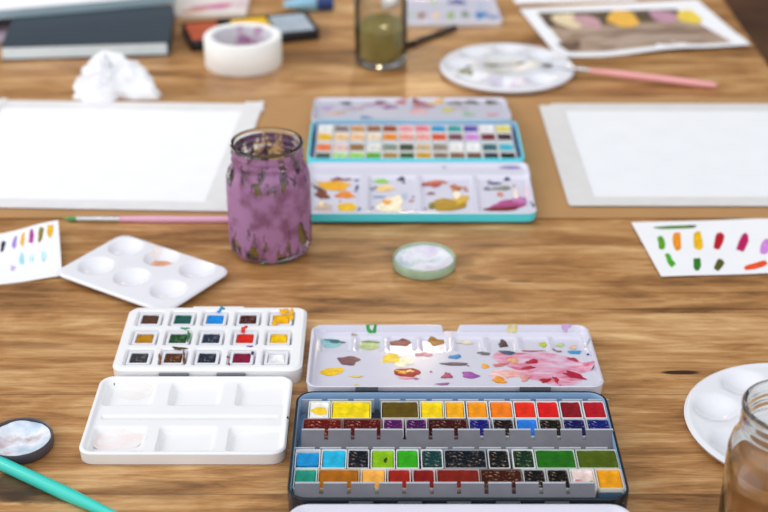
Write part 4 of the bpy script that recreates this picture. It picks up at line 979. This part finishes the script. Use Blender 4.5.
# ------------------------------------------------------------------ light
wd = bpy.data.worlds.new('soft_daylight'); SC.world = wd; wd.use_nodes = True
nt = wd.node_tree; bg = nt.nodes['Background']; L = nt.links.new
tc = N(nt, 'ShaderNodeTexCoord'); sp = N(nt, 'ShaderNodeSeparateXYZ'); L(tc.outputs['Generated'], sp.inputs[0])
r1 = N(nt, 'ShaderNodeMapRange', interpolation_type='SMOOTHSTEP'); r1.inputs['From Min'].default_value = -.12; r1.inputs['From Max'].default_value = .12
L(sp.outputs['Z'], r1.inputs['Value'])
r2 = N(nt, 'ShaderNodeMapRange', interpolation_type='SMOOTHSTEP'); r2.inputs['From Min'].default_value = -.55; r2.inputs['From Max'].default_value = .75; r2.inputs['To Min'].default_value = .05; r2.inputs['To Max'].default_value = 1.3
dp = N(nt, 'ShaderNodeVectorMath', operation='DOT_PRODUCT'); dp.inputs[1].default_value = (-.2, -.72, .66); L(tc.outputs['Generated'], dp.inputs[0]); L(dp.outputs['Value'], r2.inputs['Value'])
mx = N(nt, 'ShaderNodeMix', data_type='RGBA'); mx.inputs[6].default_value = (.16, .12, .09, 1); mx.inputs[7].default_value = (.96, .985, 1.03, 1); L(r1.outputs['Result'], mx.inputs[0])
L(mx.outputs[2], bg.inputs['Color']); L(r2.outputs['Result'], bg.inputs['Strength'])
def area(name, loc, target, sx, sy, power, col, shape='RECTANGLE'):
    l = bpy.data.lights.new(name, 'AREA'); l.shape = shape; l.size = sx; l.size_y = sy; l.energy = power; l.color = col
    o = bpy.data.objects.new(name, l); C.objects.link(o); o.location = (loc[0], loc[1], loc[2] + TZ)
    o.rotation_euler = (Vector(target) - Vector(loc)).to_track_quat('-Z', 'Y').to_euler()
    return o
area('window_daylight', (-2.5, 1.5, 1.5), (0, 1.1, 0), 1.5, 1.2, 26, (1, .98, .95))
area('warm_lamp', (.07, 3.0, .76), (0, 1.1, 0), .10, .14, 1.7, (1, .76, .48))

# ------------------------------------------------------------------ camera
cam = bpy.data.cameras.new('camera'); co = bpy.data.objects.new('camera', cam); C.objects.link(co)
co.location = (0, 0, H + TZ); co.rotation_euler = (math.pi/2 - TH, 0, 0)
cam.sensor_width = 36; cam.sensor_fit = 'HORIZONTAL'; cam.lens = F/768*36; cam.clip_start = .02; cam.clip_end = 30
cam.dof.use_dof = True; cam.dof.focus_distance = .985; cam.dof.aperture_fstop = 6.0
SC.camera = co
vs = SC.view_settings; vs.view_transform = 'Standard'; vs.look = 'None'; vs.gamma = 1; vs.exposure = -.05; vs.use_curve_mapping = False
try: SC.cycles.use_denoising = True
except Exception: pass
